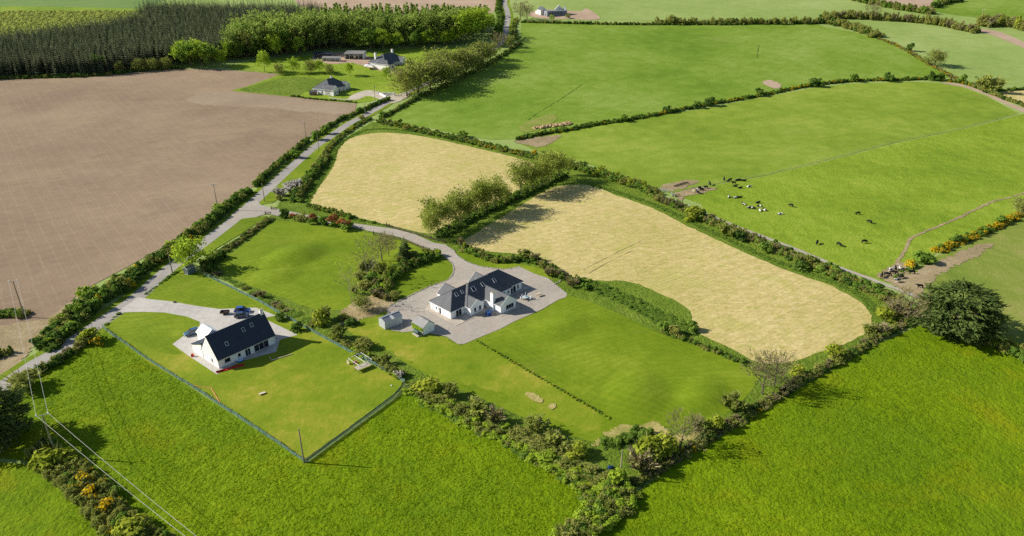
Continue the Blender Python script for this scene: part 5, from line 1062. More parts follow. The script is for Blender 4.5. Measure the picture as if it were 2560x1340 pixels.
# ---------------------------------------------------------------- neighbouring bungalow
nb = tag(empty('dark_roofed_bungalow', P(548.3, 922.6), R(50.2)), 'cream bungalow with one big dark blue slate roof on white gravel', 'house')
walls(nb, [(0, 16.8, 0, 7.8), (4.0, 8.0, 13.1, 18.0)], 2.75, CREAM)
roof(nb, 0, 16.8, 0, 7.8, 2.75, 1.34, 'u', 'gg', over=0.35, mats=[SLATEB, CREAM, DARKF])
m = MB(); m.add([(0.02, 7.8, 0), (9.5, 7.8, 0), (9.5, 13.2, 0), (0.02, 13.2, 0), (0.02, 7.8, 4.5), (9.5, 7.8, 4.5), (9.5, 13.2, 2.5), (0.02, 13.2, 2.5)], [(0, 1, 2, 3), (4, 7, 6, 5), (0, 4, 5, 1), (1, 5, 6, 2), (2, 6, 7, 3), (3, 7, 4, 0)]); m.build('annex_wall', CREAM, nb)
MB().bar((4.76, 7.6, 4.68), (4.76, 13.5, 2.5), 9.9, 0.14).build('annex_roof', SLATEB, nb)
roof(nb, 4.0, 8.0, 13.1, 18.0, 2.756, 0.7, 'v', 'gg', over=0.25, mats=[WHITE, WHITE, FASC])
chimney(nb, 16.2, 3.9, 6.5, 9.5, 0.9, 0.7, CREAM, 1)
window(nb, 2.6, 0, 0.9, 1.7, 1.2, 0, 1); window(nb, 6.0, 0, 0.9, 0.9, 1.1, 0, 1); window(nb, 8.5, 0, 0.1, 1.6, 2.1, 0, 2, 'patio_door', False); window(nb, 12.6, 0, 0.1, 4.4, 2.15, 0, 3, 'patio_door', False)
for z, v in ((1.0, 3.0), (4.4, 3.9)): window(nb, 0, v, z, 0.9, 1.1, -math.pi / 2)
for u, v in ((10.2, -0.06), (16.5, -0.06), (-0.06, 7.6)): downpipe(nb, u, v, 2.75)
for (u, v) in ((3.9, 1.5), (9.6, 2.5), (12.2, 2.7)): skylight(nb, u, v, 2.75 + 1.34 * (v + 0.35), 1.34, 0.7, 1.0)
bpy.context.view_layer.update()
# ---------------------------------------------------------------- far bungalows, farm sheds, the unfinished house
fb = tag(empty('far_bungalow', P(834.6, 240.4), R(67)), 'far white bungalow with hipped grey roof and pale drive beside the tilled field', 'house')
walls(fb, [(0, 18, 2.2, 14.5), (0, 5.0, 0, 6), (12.5, 18, 0.6, 6)], 3.3, CREAM)
roof(fb, 0, 18, 2.2, 14.5, 3.3, 0.72, 'u', 'hh', mats=[SLATE, CREAM, FASC]); roof(fb, 0, 5, 0, 8, 3.306, 0.8, 'v', 'gg', over=0.3, mats=[SLATE, CREAM, FASC]); roof(fb, 12.5, 18, 0.6, 8, 3.312, 0.8, 'v', 'gg', over=0.3, mats=[SLATE, CREAM, FASC])
window(fb, 1.5, 0, 0.9, 1.0, 1.4); window(fb, 3.6, 0, 0.9, 1.0, 1.4); window(fb, 8.5, 2.2, 0.1, 1.6, 2.3, 0, 1, 'front_door', False); window(fb, 14.2, 0.6, 0.9, 1.0, 1.4); window(fb, 16.4, 0.6, 0.9, 1.0, 1.4); window(fb, 0, 8, 1.0, 1.2, 1.2, -math.pi / 2)
chimney(fb, 10.5, 8.4, 6.5, 9.0, 1.0, 0.8, CREAM)
hb = tag(empty('hipped_bungalow', P(974, 176), R(60)), 'large far bungalow with hipped grey roof and two chimneys below the plantation', 'house')
walls(hb, [(0, 22, 3, 17), (-1, 5, 0, 8), (14.5, 19.5, 1.2, 8)], 3.6, CREAM)
roof(hb, 0, 22, 3, 17, 3.6, 0.66, 'u', 'hh', mats=[SLATE, CREAM, FASC]); roof(hb, -1, 5, 0, 10, 3.606, 0.66, 'v', 'hg', mats=[SLATE, CREAM, FASC]); roof(hb, 14.5, 19.5, 1.2, 9, 3.612, 0.9, 'v', 'gg', over=0.3, mats=[SLATE, CREAM, FASC])
chimney(hb, 3, 13, 5.5, 9.6, 1.2, 1.0, CREAM); chimney(hb, 16, 10, 7, 10.4, 1.2, 1.0, CREAM)
for u in (0.5, 3.2): window(hb, u, 0, 1.0, 1.1, 1.5)
for u in (7.5, 10, 12.5): window(hb, u, 3, 1.0, 1.1, 1.5)
for u in (15.8, 18.2): window(hb, u, 1.2, 1.0, 1.1, 1.5)
window(hb, 20.8, 3, 1.0, 1.0, 1.5)
fb.scale = (1.15, 1.15, 1.18); hb.scale = (1.22, 1.22, 1.18)
def shed_row(name, px, ang, L, W, h, mat, rm, label, slope=0.12):
    e = tag(empty(name, P(*px), R(ang)), label, 'shed'); m = MB()
    m.box(0, L, W - 0.2, W, 0, h); m.box(0, 0.2, 0, W - 0.2, 0, h); m.box(L - 0.2, L, 0, W - 0.2, 0, h); m.build('wall', mat, e)
    MB().add([(-0.4, -0.6, h), (L + 0.4, -0.6, h), (L + 0.4, W + 0.4, h + slope * W), (-0.4, W + 0.4, h + slope * W), (-0.4, -0.6, h + 0.15), (L + 0.4, -0.6, h + 0.15), (L + 0.4, W + 0.4, h + slope * W + 0.15), (-0.4, W + 0.4, h + slope * W + 0.15)], [(3, 2, 1, 0), (4, 5, 6, 7), (0, 1, 5, 4), (1, 2, 6, 5), (2, 3, 7, 6), (3, 0, 4, 7)]).build('roof', rm, e)
    for i in range(1, 4): MB().box(L * i / 4 - 0.1, L * i / 4 + 0.1, 0, 0.2, 0, h).build('post', mat, e)
    return e
shed_row('farm_shed', (862, 148), -5, 15, 9, 4.2, CREAM, SLATEG, 'open-fronted pale farm shed beside the far yard')
shed_row('farm_shed', (785, 146), 4, 14, 6, 3.2, GREYR, SLATEB, 'long low dark roofed farm shed left of the far yard')
shed_row('farm_shed', (806, 153), -6, 14, 3, 2.4, CREAM, SLATEG, 'low pale calf shed in front of the far yard', 0.3)
TIMB = plain('brown_boards', (0.23, 0.13, 0.08), 0.8, var=0.2)
ts = tag(empty('timber_shed', P(774, 239), R(6)), 'small brown wooden shed beside the far bungalow', 'shed')
MB().box(0, 4.6, 0, 3.2, 0, 2.3).build('wall', TIMB, ts); roof(ts, 0, 4.6, 0, 3.2, 2.3, 0.5, 'u', 'gg', over=0.15, mats=[SLATE, TIMB, TIMB], fas=0.06); window(ts, 1.2, 0, 0.1, 0.9, 1.8, 0, 1, 'door', False)
uf = tag(empty('unfinished_house', P(1368, 42.2), R(24)), 'unfinished grey block house with one tall white gable on the bare plot', 'house')
walls(uf, [(0, 22, 0, 9)], 5.4, GREYR)
m = MB(); m.prism([(13, 0), (22, 0), (22, 5.5), (17.5, 10), (13, 6)], 8.8, 9.3); m.build('gable_wall', CREAM, uf)
m = MB(); m.prism([(0, 5.3), (9, 5.3), (4.5, 9.5)], 21.6, 22.0); g = m.mesh('gable_wall', GREYR); g.transform(Matrix(((0, 1, 0, 0), (1, 0, 0, 0), (0, 0, 1, 0), (0, 0, 0, 1)))); link('gable_wall', g, uf)
m = MB(); m.box(-3, 3.5, 9.2, 17, 0, 5.6); m.build('wing_wall', CREAM, uf); roof(uf, -3, 3.5, 9.2, 17, 5.6, 0.9, 'v', 'gg', over=0.2, mats=[SLATE, CREAM, FASC])
for u in (3.5, 6.0, 9, 12, 15.5): window(uf, u, 0, 2.4, 1.3, 1.6, 0, 1, 'window_opening', False, GREYR)
window(uf, 0, 3.5, 0.1, 1.4, 2.6, -math.pi / 2, 1, 'door_opening', False, GREYR)
cv = tag(MB().box(-1.6, 1.6, -3, 3, 0.5, 2.9).box(-1.2, 1.2, 3, 4.5, 0.5, 2.2).box(-1.5, 1.5, -2.5, -1.8, 0, 0.5).box(-1.5, 1.5, 1.5, 2.2, 0, 0.5).build('box_van', FASC), 'white site van beside the unfinished house', 'van'); cv.location = P(1346, 35); cv.rotation_euler = (0, 0, 0.4)
# ---------------------------------------------------------------- poles and wires
WOOD = plain('grey_wood', (0.27, 0.235, 0.16), 0.9, var=0.2); WOODP = plain('pale_wood', (0.55, 0.46, 0.32), 0.85, var=0.15); WOODD = plain('dark_fence_wood', (0.07, 0.05, 0.038), 0.85, var=0.25)
CERAM = plain('insulator', (0.7, 0.7, 0.7), 0.3); GALV = plain('galvanised', (0.42, 0.44, 0.45), 0.45, 0.5, var=0.1)
def pole(px, py, ty, label, arm=0, ang=0.0, trans=False, wide=1.1):
    b = P(px, py); h = hat(ty, b); e = tag(empty('utility_pole', b, ang), label, 'pole', 'utility poles')
    MB().tube((0, 0, -0.1), (0, 0, h), 0.2, 0.13, 8).build('shaft', WOOD, e)
    if arm:
        MB().bar((-wide, 0, h - 0.12), (wide, 0, h - 0.12), 0.1, 0.12).build('crossarm', GALV, e)
        for x in (-wide + 0.08, 0, wide - 0.08) if arm == 3 else (-wide + 0.08, wide - 0.08):
            m = MB()
            for k, r in enumerate((0.1, 0.14, 0.11)): m.tube((x, 0, h - 0.05 + k * 0.12), (x, 0, h + 0.06 + k * 0.12), r * 1.4, r * 1.2, 8)
            m.build('insulator', CERAM, e)
    if trans:
        m = MB(); m.tube((0.3, 0, h - 2.0), (0.3, 0, h - 1.0), 0.3, n=10); m.build('transformer', GALV, e)
    return e, h
pa, ha = pole(62, 793, 703, 'power pole with crossarm standing in the hedge stub of the tilled field', 2, R(18), wide=1.15)
pb, hb_ = pole(141, 1142, 1037, 'power pole with crossarm above the round yellow-green bush', 2, R(25), wide=1.15)
pole(760, 1157, 1071, 'plain wooden pole at the lower corner of the mesh fence')
pole(545, 524, 461, 'power pole with crossarm behind the light green lane bush', 3, R(8))
pole(661.7, 504, 458, 'plain wooden pole on the verge by the house gate')
pole(431.3, 683, 627, 'plain wooden pole on the verge by the small grey shed')
pole(1550.5, 1196, 1125, 'plain wooden pole in the lower corner of the property')
pole(766, 352, 305, 'power pole with crossarm behind the upper lane hedge', 3, R(5))
pole(797.4, 376, 336, 'plain wooden pole on the verge beside the dark lane bushes')
pole(2453, 46, 24, 'pale power pole in the far corner pasture', 3, 0)
pole(2470, 73, 52, 'pole carrying a transformer in the far bushy hedge', 0, 0, True)
pole(938, 253, 212, 'pole with transformer on the lawn of the far bungalow', 0, 0.5, True)
pole(914, 288, 258, 'plain pole beside the round dark bush at the lane')
pole(1286, 92, 70, 'grey pole in the lane hedge near the far bend')
pole(1025, 238, 196, 'slim pole beside the tree belt at the far bungalow entrance')
WIRE = plain('wire', (0.62, 0.6, 0.52), 0.4, 0.3)
def wire(a, b, sag, label, n=22, r=0.035):
    m = MB(); pts = [a.lerp(b, i / n) - Vector((0, 0, sag * 4 * (i / n) * (1 - i / n))) for i in range(n + 1)]
    for p, q in zip(pts, pts[1:]): m.tube(p, q, r, n=4, cap=False)
    return tag(m.build('overhead_wire', WIRE), label, 'wire', 'overhead wires')
def armpt(e, h, x): return e.matrix_basis @ Vector((x, 0, h + 0.2))
bpy.context.view_layer.update()
for s, nm in ((-1, 'left-hand'), (1, 'right-hand')):
    A, B = armpt(pa, ha, s * 1.07), armpt(pb, hb_, s * 1.07); C_ = B + (P(486 + s * 14, 1338, hb_ - 1.0) - B) * 1.6
    wire(A, B, 1.0, f'{nm} of the two pale wires between the near power poles'); wire(B, C_, 1.2, f'{nm} of the two pale wires crossing the near pasture')
wire(pb.location + Vector((0, 0, hb_ - 1)), pb.location + Vector((-4.5, 1.0, 0.3)), 0, 'stay wire beside the near power pole', 2, 0.012)

# ---------------------------------------------------------------- fences and gates
def rail_fence(px, label, h=1.15, rails=3, mat=None, pw=0.14, name='rail_fence'):
    p = [P(*q) for q in px]; e = tag(empty(name, p[0]), label, 'fence'); o = p[0]; mat = mat or WOODD
    for i, q in enumerate(p):
        d = (p[min(i + 1, len(p) - 1)] - p[max(i - 1, 0)]); a = math.atan2(d.y, d.x)
        M = Matrix.Translation(q - o) @ Matrix.Rotation(a, 4, 'Z'); big = 0.14 if i in (0, len(p) - 1) else pw / 2
        MB().box(-big, big, -big, big, -0.05, h + (0.45 if i == 0 else 0.08), 0, M).build('post', mat, e)
    for i in range(len(p) - 1):
        for k in range(rails):
            z = h * (k + 0.75) / rails; MB().bar(p[i] - o + Vector((0, 0, z)), p[i + 1] - o + Vector((0, 0, z)), 0.05, 0.15).build('rail', mat, e)
    return e
rail_fence([(934, 588), (953, 591.5), (970, 595), (986, 598.5), (1002, 601.5), (1017, 606), (1031, 611.5), (1045, 617), (1059, 622.5), (1073, 627)], 'dark three-rail fence on the lawn side of the drive')
rail_fence([(966.5, 566.5), (982, 571), (997, 575.5), (1012, 579.5), (1027, 583.5), (1043, 588), (1059, 592.5), (1073.5, 597), (1084, 600), (1095, 603), (1112, 607)], 'dark three-rail fence on the hay field side of the drive')
def net_mat():
    m, t, o = _mat('green_windbreak_net'); N = NT(t); d = N.n('ShaderNodeBsdfDiffuse'); tc = N.n('ShaderNodeTexCoord').outputs['Object']
    N.l(N.ramp(N.noise(tc, 1.2, 4), [(0.3, (0.07, 0.14, 0.115)), (0.7, (0.17, 0.27, 0.23))]), d.inputs[0])
    tr = N.n('ShaderNodeBsdfTransparent'); mx = N.n('ShaderNodeMixShader'); mx.inputs[0].default_value = 0.22
    N.l(d.outputs[0], mx.inputs[1]); N.l(tr.outputs[0], mx.inputs[2]); N.l(mx.outputs[0], o.inputs[0]); return m
NET = net_mat()
def net_fence(px, label, h=1.1, sp=2.8):
    pts = [P(*q) for q in px]; o = pts[0].copy(); e = tag(empty('mesh_fence', o), label, 'fence'); r = random.Random(len(px))
    tot = 0; ps = [pts[0]]
    for a, b in zip(pts, pts[1:]):
        n = max(1, round((b - a).length / sp)); ps += [a.lerp(b, (i + 1) / n) for i in range(n)]
    pm = MB().box(-0.06, 0.06, -0.06, 0.06, -0.05, h + 0.15).mesh('post', WOODP)
    for q in ps: k = link('post', pm, e); k.location = q - o
    for a, b in zip(ps, ps[1:]):
        d = (b - a); s = Vector((-d.y, d.x, 0)).normalized(); mid = a.lerp(b, 0.5) - o + s * r.uniform(-0.12, 0.12); m = MB(); A = a - o; B = b - o
        h1, h2, h3 = (h * r.uniform(0.9, 1.05) for _ in range(3)); z = Vector((0, 0, 1)); t = s * 0.006
        V = [A + t, mid + t, B + t, A + t + z * h1, mid + t + z * h2 * 0.95, B + t + z * h3]
        m.add(V, [(0, 1, 4, 3), (1, 2, 5, 4)]); m.build('net_panel', NET, e)
    return e
net_fence([(258, 821), (288, 843), (365, 898), (442, 946), (500, 981), (630, 1066), (762, 1156)], 'green mesh fence between the fenced lawn and the near pasture')
net_fence([(765, 1157), (840, 1102), (920, 1043), (985, 995), (1012, 962)], 'green mesh fence on the short end of the fenced lawn', 1.15)
net_fence([(512, 690), (524, 695), (580, 722), (646, 754), (700, 786), (784, 832), (850, 868), (903, 896), (960, 926), (1012, 958)], 'green mesh fence between the two gardens', 1.1)
def wire_fence(px, label, sp=5.0, h=1.1, mat=None):
    pts = [P(*q) for q in px]; o = pts[0].copy(); e = tag(empty('wire_fence', o), label, 'fence'); ps = [pts[0]]
    for a, b in zip(pts, pts[1:]):
        n = max(1, round((b - a).length / sp)); ps += [ground(*a.lerp(b, (i + 1) / n)[:2]) for i in range(n)]
    pm = MB().tube((0, 0, -0.05), (0, 0, h), 0.07, 0.06, 5).mesh('post', mat or WOOD)
    for q in ps: k = link('post', pm, e); k.location = q - o
    for k in (0.55, 0.95):
        m = MB()
        for a, b in zip(ps, ps[1:]): m.tube(a - o + Vector((0, 0, h * k)), b - o + Vector((0, 0, h * k)), 0.02, n=3, cap=False)
        m.build('strand', GALV, e)
    return e
wire_fence([(1683, 481), (1729, 468), (1783, 460), (1906, 440), (2082, 396), (2258, 351), (2398, 323), (2546, 286)], 'long wire fence between the cow pasture and the grazed pasture', 7.0)
wire_fence([(560, 172), (600, 176), (640, 180), (700, 185)], 'post and wire fence at the top corner of the tilled field', 3.0)
def five_bar(name, px, ang, w, label, mat, h=1.2, bars=5):
    e = tag(empty(name, P(*px), ang), label, 'gate')
    for k in range(bars): MB().bar((0.1, 0, 0.15 + k * (h - 0.2) / (bars - 1)), (w, 0, 0.15 + k * (h - 0.2) / (bars - 1)), 0.04, 0.1).build('bar', mat, e)
    for x in (0.1, w): MB().box(x - 0.05, x + 0.05, -0.035, 0.035, 0.05, h + 0.1).build('stile', mat, e)
    MB().bar((0.12, 0.045, 0.2), (w - 0.1, 0.045, h - 0.1), 0.04, 0.1).build('brace', mat, e)
    MB().box(-0.2, 0, -0.1, 0.1, 0, h + 0.35).build('post', mat, e)
    return e
BROWNG = plain('brown_gate_wood', (0.17, 0.1, 0.07), 0.8, var=0.2)
five_bar('field_gate', (664, 536), R(-8), 2.4, 'brown five-bar entrance gate standing open, nearer leaf', BROWNG)
five_bar('field_gate', (679, 524), R(-5), 2.2, 'brown five-bar entrance gate standing open, farther leaf', BROWNG)
five_bar('field_gate', (1647, 476), R(-35), 4.6, 'galvanised gate closed across the corner of the grazed pasture', GALV)
five_bar('field_gate', (1678, 487), R(-75), 3.4, 'pale galvanised gate swung open by the cattle feeder', GALV)
five_bar('field_gate', (1682, 492), R(5), 3.2, 'rusty brown gate leading onto the trodden feeder ground', BROWNG)
gw = tag(empty('garden_wall', P(950, 243)), 'white entrance wall with pillars at the far bungalow drive', 'wall')
for nm, a, b, hh in (('panel', (962, 238), (984, 238), 1.8), ('panel', (948, 236), (965, 244), 1.2), ('panel', (965, 246), (930, 262), 1.3)):
    A, B = P(*a) - gw.location, P(*b) - gw.location; MB().bar(A + Vector((0, 0, hh / 2)), B + Vector((0, 0, hh / 2)), 0.35, hh).build('wall_panel', CREAM, gw)
for q in ((960, 239), (987, 239), (947, 236), (967, 245)): c = P(*q) - gw.location; MB().box(c.x - 0.4, c.x + 0.4, c.y - 0.4, c.y + 0.4, c.z, c.z + 2.3).build('pillar', CREAM, gw)
# stone edging of the drive
STONE = plain('field_stone', (0.36, 0.33, 0.28), 0.9, var=0.3)
SMESH = []
for i in range(5):
    r = random.Random(i); m = MB(); m.ball((0, 0, 0.08), 0.22, 0, 0.6, 6, 4); me = m.mesh('stone', STONE)
    for v in me.vertices: v.co *= r.uniform(0.8, 1.2)
    SMESH.append(me)
def stones(line, label, sp=0.55):
    pts = [Vector((*P(*q)[:2], 0)) for q in line]; c = catmull(pts, False, sp); e = tag(empty('stone_edging', c[0]), label, 'edging')
    for q in c: o = link('stone', random.choice(SMESH), e); o.location = q - c[0] + Vector((random.uniform(-0.1, 0.1), random.uniform(-0.1, 0.1), YARD.z - 0.03)); o.rotation_euler = (0, 0, random.uniform(0, 6)); s = random.uniform(0.7, 1.4); o.scale = (s, s, s)
stones([(975, 764), (1000, 752), (1036, 735), (1079, 715), (1119, 700), (1133, 682), (1133, 664), (1123, 652)], 'line of stones edging the small mown lawn')
stones([(1134, 627), (1148, 643), (1172, 657), (1206, 668), (1261, 674), (1298, 668)], 'line of stones edging the far curve of the drive')
stones([(1386, 712), (1390, 708), (1398, 706), (1402, 702)], 'small heap of stones at the corner of the gravel yard', 0.35)

# ---------------------------------------------------------------- garden furniture and clutter
BLUEP = plain('blue_plastic', (0.012, 0.075, 0.32), 0.4, var=0.15); REDP = plain('red_plastic', (0.5, 0.03, 0.035), 0.45); WHITEP = plain('white_plastic', (0.7, 0.72, 0.72), 0.4); GLAST = plain('frosted_glass_top', (0.4, 0.5, 0.5), 0.2)
t = tag(empty('covered_hot_tub', house.matrix_basis @ Vector((9.9, -5.6, YARD.z + 0.02)), R(45)), 'blue octagonal covered tub on the path between the gabled wings', 'tub')
def octa(m, r, z0, z1, k=1.0, n=8):
    V = [(r * math.cos(i * 2 * math.pi / n + 0.39), r * math.sin(i * 2 * math.pi / n + 0.39), z0) for i in range(n)] + [(k * r * math.cos(i * 2 * math.pi / n + 0.39), k * r * math.sin(i * 2 * math.pi / n + 0.39), z1) for i in range(n)]
    return m.add(V, [tuple(range(n - 1, -1, -1)), tuple(range(n, 2 * n))] + [(i, (i + 1) % n, n + (i + 1) % n, n + i) for i in range(n)])
octa(MB(), 0.95, 0, 0.95).build('tub_body', BLUEP, t); octa(MB(), 1.0, 0.95, 1.15, 0.9).build('cover', plain('blue_cover', (0.05, 0.17, 0.42), 0.5), t)
for i in range(4): a = i * math.pi / 2 + 0.39; MB().bar((0.95 * math.cos(a), 0.95 * math.sin(a), 0.02), (0.95 * math.cos(a), 0.95 * math.sin(a), 1.1), 0.06, 0.06).build('strap', FASC, t)
t = tag(empty('patio_table', P(1314, 748) + YARD, 0.3), 'oval glass patio table with a closed parasol beside the house', 'table')
octa(MB(), 1.0, 0.7, 0.76, 1.0, 16).build('table_top', GLAST, t)
for x, y in ((0.6, 0.5), (-0.6, 0.5), (0.6, -0.5), (-0.6, -0.5)): MB().tube((x, y, 0), (x * 0.8, y * 0.8, 0.7), 0.03).build('leg', WHITEP, t)
ps = tag(empty('closed_parasol', P(1314, 748) + YARD, 0), 'closed grey parasol standing through the patio table', 'parasol')
MB().tube((0, 0, 0.0), (0, 0, 2.5), 0.03).build('pole', WHITEP, ps); MB().tube((0, 0, 1.0), (0, 0, 2.45), 0.28, 0.06, 10).build('canopy', plain('grey_canvas', (0.34, 0.36, 0.42), 0.8), ps)
for i, (x, y, a) in enumerate(((-1.3, -0.4, -1.3), (1.2, 0.6, 1.6), (1.3, -0.5, 1.9), (-0.9, 0.9, -2.3), (0.2, -1.3, 0.1), (0.3, 1.3, 3.1))):
    cc = tag(empty('garden_chair', P(1314, 748) + YARD + Vector((x, y, 0)), a), ['white garden chair at the house end of the patio table', 'white garden chair turned to the picnic table', 'white garden chair in the sun beside the picnic table', 'white garden chair in the shade behind the patio table', 'dark garden chair in front of the patio table', 'dark garden chair behind the parasol'][i], 'chair', 'chairs round the patio table'); cm = WHITEP if i < 4 else DARKF
    MB().box(-0.27, 0.27, -0.25, 0.25, 0.4, 0.45).build('seat', cm, cc); MB().box(-0.27, 0.27, -0.3, -0.25, 0.45, 1.0).build('backrest', cm, cc)
    for lx in (-0.23, 0.23):
        for ly in (-0.22, 0.22): MB().tube((lx, ly, 0), (lx, ly, 0.4), 0.025).build('leg', cm, cc)
t = tag(empty('picnic_table', P(1347, 740) + YARD, R(30)), 'pale wooden picnic table with attached benches on the gravel', 'table')
for i in range(5): MB().box(-0.9, 0.9, -0.36 + i * 0.15, -0.24 + i * 0.15, 0.72, 0.77).build('top_plank', WOODP, t)
for y in (-0.75, 0.75): MB().box(-0.9, 0.9, y - 0.15, y + 0.15, 0.42, 0.47).build('bench', WOODP, t)
for x in (-0.65, 0.65):
    for s in (-1, 1): MB().bar((x, s * 0.75, 0), (x, s * 0.25, 0.72), 0.05, 0.1).build('leg', WOODP, t)
# neighbour's things
t = tag(empty('timber_play_deck', P(908, 923), R(40)), 'grey plank play deck with white pipe frame beside the mesh fence', 'playhouse')
for i in range(8): MB().box(-2.0, 2.0, -0.9 + i * 0.24, -0.69 + i * 0.24, 0.95, 1.0).build('deck_plank', plain('deck_wood', (0.42, 0.37, 0.29), 0.9) if 'deck_wood' not in bpy.data.materials else bpy.data.materials['deck_wood'], t)
for x in (-1.9, 1.9):
    for y in (-0.8, 0.9): MB().box(x - 0.06, x + 0.06, y - 0.06, y + 0.06, 0, 0.95).build('leg', WOOD, t)
fr = tag(empty('pipe_frame', P(872, 908), R(-44)), 'white pipe climbing frame with bare bars next to the play deck', 'frame')
for y in (0, 2.0, 4.0):
    MB().tube((0, y, 1.5), (4.8, y, 1.5), 0.04).build('pipe', WHITEP, fr)
    for x in (0, 2.4, 4.8): MB().tube((x, y, 0), (x, y, 1.5), 0.04).build('pipe', WHITEP, fr)
for x in (0, 2.4, 4.8): MB().tube((x, 0, 1.5), (x, 4.0, 1.5), 0.04).build('pipe', WHITEP, fr)
for i in range(5): MB().box(-0.2 + i * 0.22, -0.04 + i * 0.22, -0.45, -0.4, 0, 1.2).build('pallet_board', WOODP, fr)
t = tag(MB().box(-0.5, 0.5, -0.3, 0.3, 0, 0.5).box(-0.5, -0.42, -0.3, 0.3, 0.5, 0.8).box(-0.2, 0.2, -0.32, 0.32, 0.5, 0.62).build('toy_car', REDP), 'red plastic ride-on toy under the white pipe frame', 'toy'); t.location = P(888, 908)
t = tag(MB().prism([(-0.4, 0), (0.4, 0), (0.3, 0.2), (0.25, 0.9), (-0.25, 0.9), (-0.3, 0.2)], -0.3, 0.3).build('toy_house', REDP), 'red plastic toy beside the gable of the dark roofed bungalow', 'toy'); t.location = P(482, 892)
sl_ = tag(empty('long_red_slide', P(541, 932), R(32)), 'long red plastic strip lying beside the bungalow wall', 'mat')
m = MB(); m.box(0, 7.0, -0.4, 0.4, 0.02, 0.12).box(0, 7.0, -0.45, -0.4, 0.02, 0.28).box(0, 7.0, 0.4, 0.45, 0.02, 0.28); m.build('slide_bed', REDP, sl_)
tp = tag(empty('paddling_pool', P(600, 902), 0), 'round blue and white paddling pool by the patio door', 'pool'); octa(MB(), 1.0, 0, 0.35, 1.0, 14).build('pool_wall', BLUEP, tp); octa(MB(), 0.9, 0.2, 0.37, 1.0, 14).build('pool_water', plain('pool_water', (0.5, 0.66, 0.8), 0.15), tp)
rb = tag(empty('sandpit_frame', P(679, 902), R(33)), 'open wooden sandpit frame on the fenced lawn', 'sandpit')
MB().box(0, 5.6, -0.08, 0.08, 0, 0.3).build('board', WOODP, rb); MB().box(-0.08, 0.08, 0.08, 1.9, 0, 0.3).build('board', WOODP, rb)
t = tag(MB().box(-0.75, 0.75, -0.3, 0.3, 0.35, 0.45).box(-0.6, -0.5, -0.25, 0.25, 0, 0.35).box(0.5, 0.6, -0.25, 0.25, 0, 0.35).build('low_bench', plain('weathered_plank', (0.58, 0.5, 0.42), 0.9)), 'small pale plank bench alone on the fenced lawn', 'bench'); t.location = P(656, 986); t.rotation_euler = (0, 0, R(38))
t = tag(MB().ball((0, 0, 0.2), 0.22).build('football', WHITEP, None, True), 'white ball near the fence corner', 'ball'); t.location = P(979, 965.5)
hs = tag(empty('orange_pipe', P(474, 963)), 'bent orange pipe lying inside the mesh fence', 'pipe'); ORG = plain('orange_plastic', (0.66, 0.2, 0.08), 0.5)
q = [P(474, 962, 0.15) - hs.location, P(528, 970, 0.15) - hs.location, P(552, 1010, 0.15) - hs.location]
MB().tube(q[0], q[1], 0.06).build('pipe_run', ORG, hs); MB().tube(q[1], q[2], 0.08).build('pipe_run', ORG, hs)
bn = tag(MB().box(-0.3, 0.3, -0.3, 0.3, 0, 0.4).box(-0.35, 0.35, -0.35, 0.35, 0.4, 0.46).build('black_crate', DARKF), 'small black box at the edge of the white gravel drive', 'box'); bn.location = P(437, 757)
qb = tag(empty('blue_tarp_heap', P(1524, 1172)), 'dark blue tarpaulin bundle in the scrub at the lower corner', 'tarpaulin'); m = MB(); m.ball((0, 0, 0.3), 0.55, 0, 0.7, 7, 4).ball((0.5, 0.3, 0.25), 0.45, 0, 0.7, 7, 4); m.build('tarp_fold', plain('navy_tarp', (0.01, 0.035, 0.11), 0.4), qb)
# farm things
fr_ = tag(empty('ladder_trough', P(1688, 468), R(38)), 'long dark feed barrier lying on the trodden earth', 'trough')
for y in (0, 0.9): MB().bar((0, y, 0.5), (9, y, 0.5), 0.12, 0.3).build('rail', WOODD, fr_)
for i in range(10): MB().bar((0.2 + i * 0.95, 0, 0.5), (0.2 + i * 0.95, 0.9, 0.5), 0.1, 0.1).build('rung', WOODD, fr_)
for x in (0.1, 4.5, 8.9): MB().box(x - 0.08, x + 0.08, 0.0, 0.9, 0, 0.4).build('leg', WOODD, fr_)
fd = tag(empty('ring_feeder', P(1737, 480)), 'galvanised ring feeder full of straw where cattle crowd', 'feeder')
for z in (0.1, 0.6, 1.5):
    m = MB(); n = 14
    for i in range(n): m.tube((1.5 * math.cos(i * 6.283 / n), 1.5 * math.sin(i * 6.283 / n), z), (1.5 * math.cos((i + 1) * 6.283 / n), 1.5 * math.sin((i + 1) * 6.283 / n), z), 0.05, n=5)
    m.build('hoop', GALV, fd)
for i in range(14): a = i * 6.283 / 14; MB().tube((1.5 * math.cos(a), 1.5 * math.sin(a), 0), (1.5 * math.cos(a), 1.5 * math.sin(a), 1.5), 0.04, n=5).build('upright', GALV, fd)
MB().ball((0, 0, 0.4), 1.25, 0, 0.6, 10, 6).build('straw', HAY, fd)
for i, (a, b) in enumerate((((1583, 458), (1592, 460.5)), ((1600, 463), (1612, 466.5)))):
    A, B = P(*a), P(*b); o = tag(MB().bar(Vector((0, 0, 0.3)), B - A + Vector((0, 0, 0.3)), 0.9, 0.6).bar(Vector((0, 0, 0.62)), B - A + Vector((0, 0, 0.62)), 0.6, 0.1).build('water_trough', plain('light_blue_plastic', (0.16, 0.38, 0.62), 0.4) if 'light_blue_plastic' not in bpy.data.materials else bpy.data.materials['light_blue_plastic']), ['left one of two light blue troughs at the pasture corner', 'right one of two light blue troughs at the pasture corner'][i], 'trough', 'light blue troughs'); o.location = A
STRAWM = plain('old_straw', (0.4, 0.28, 0.14), 0.95, var=0.35, bstr=0.6)
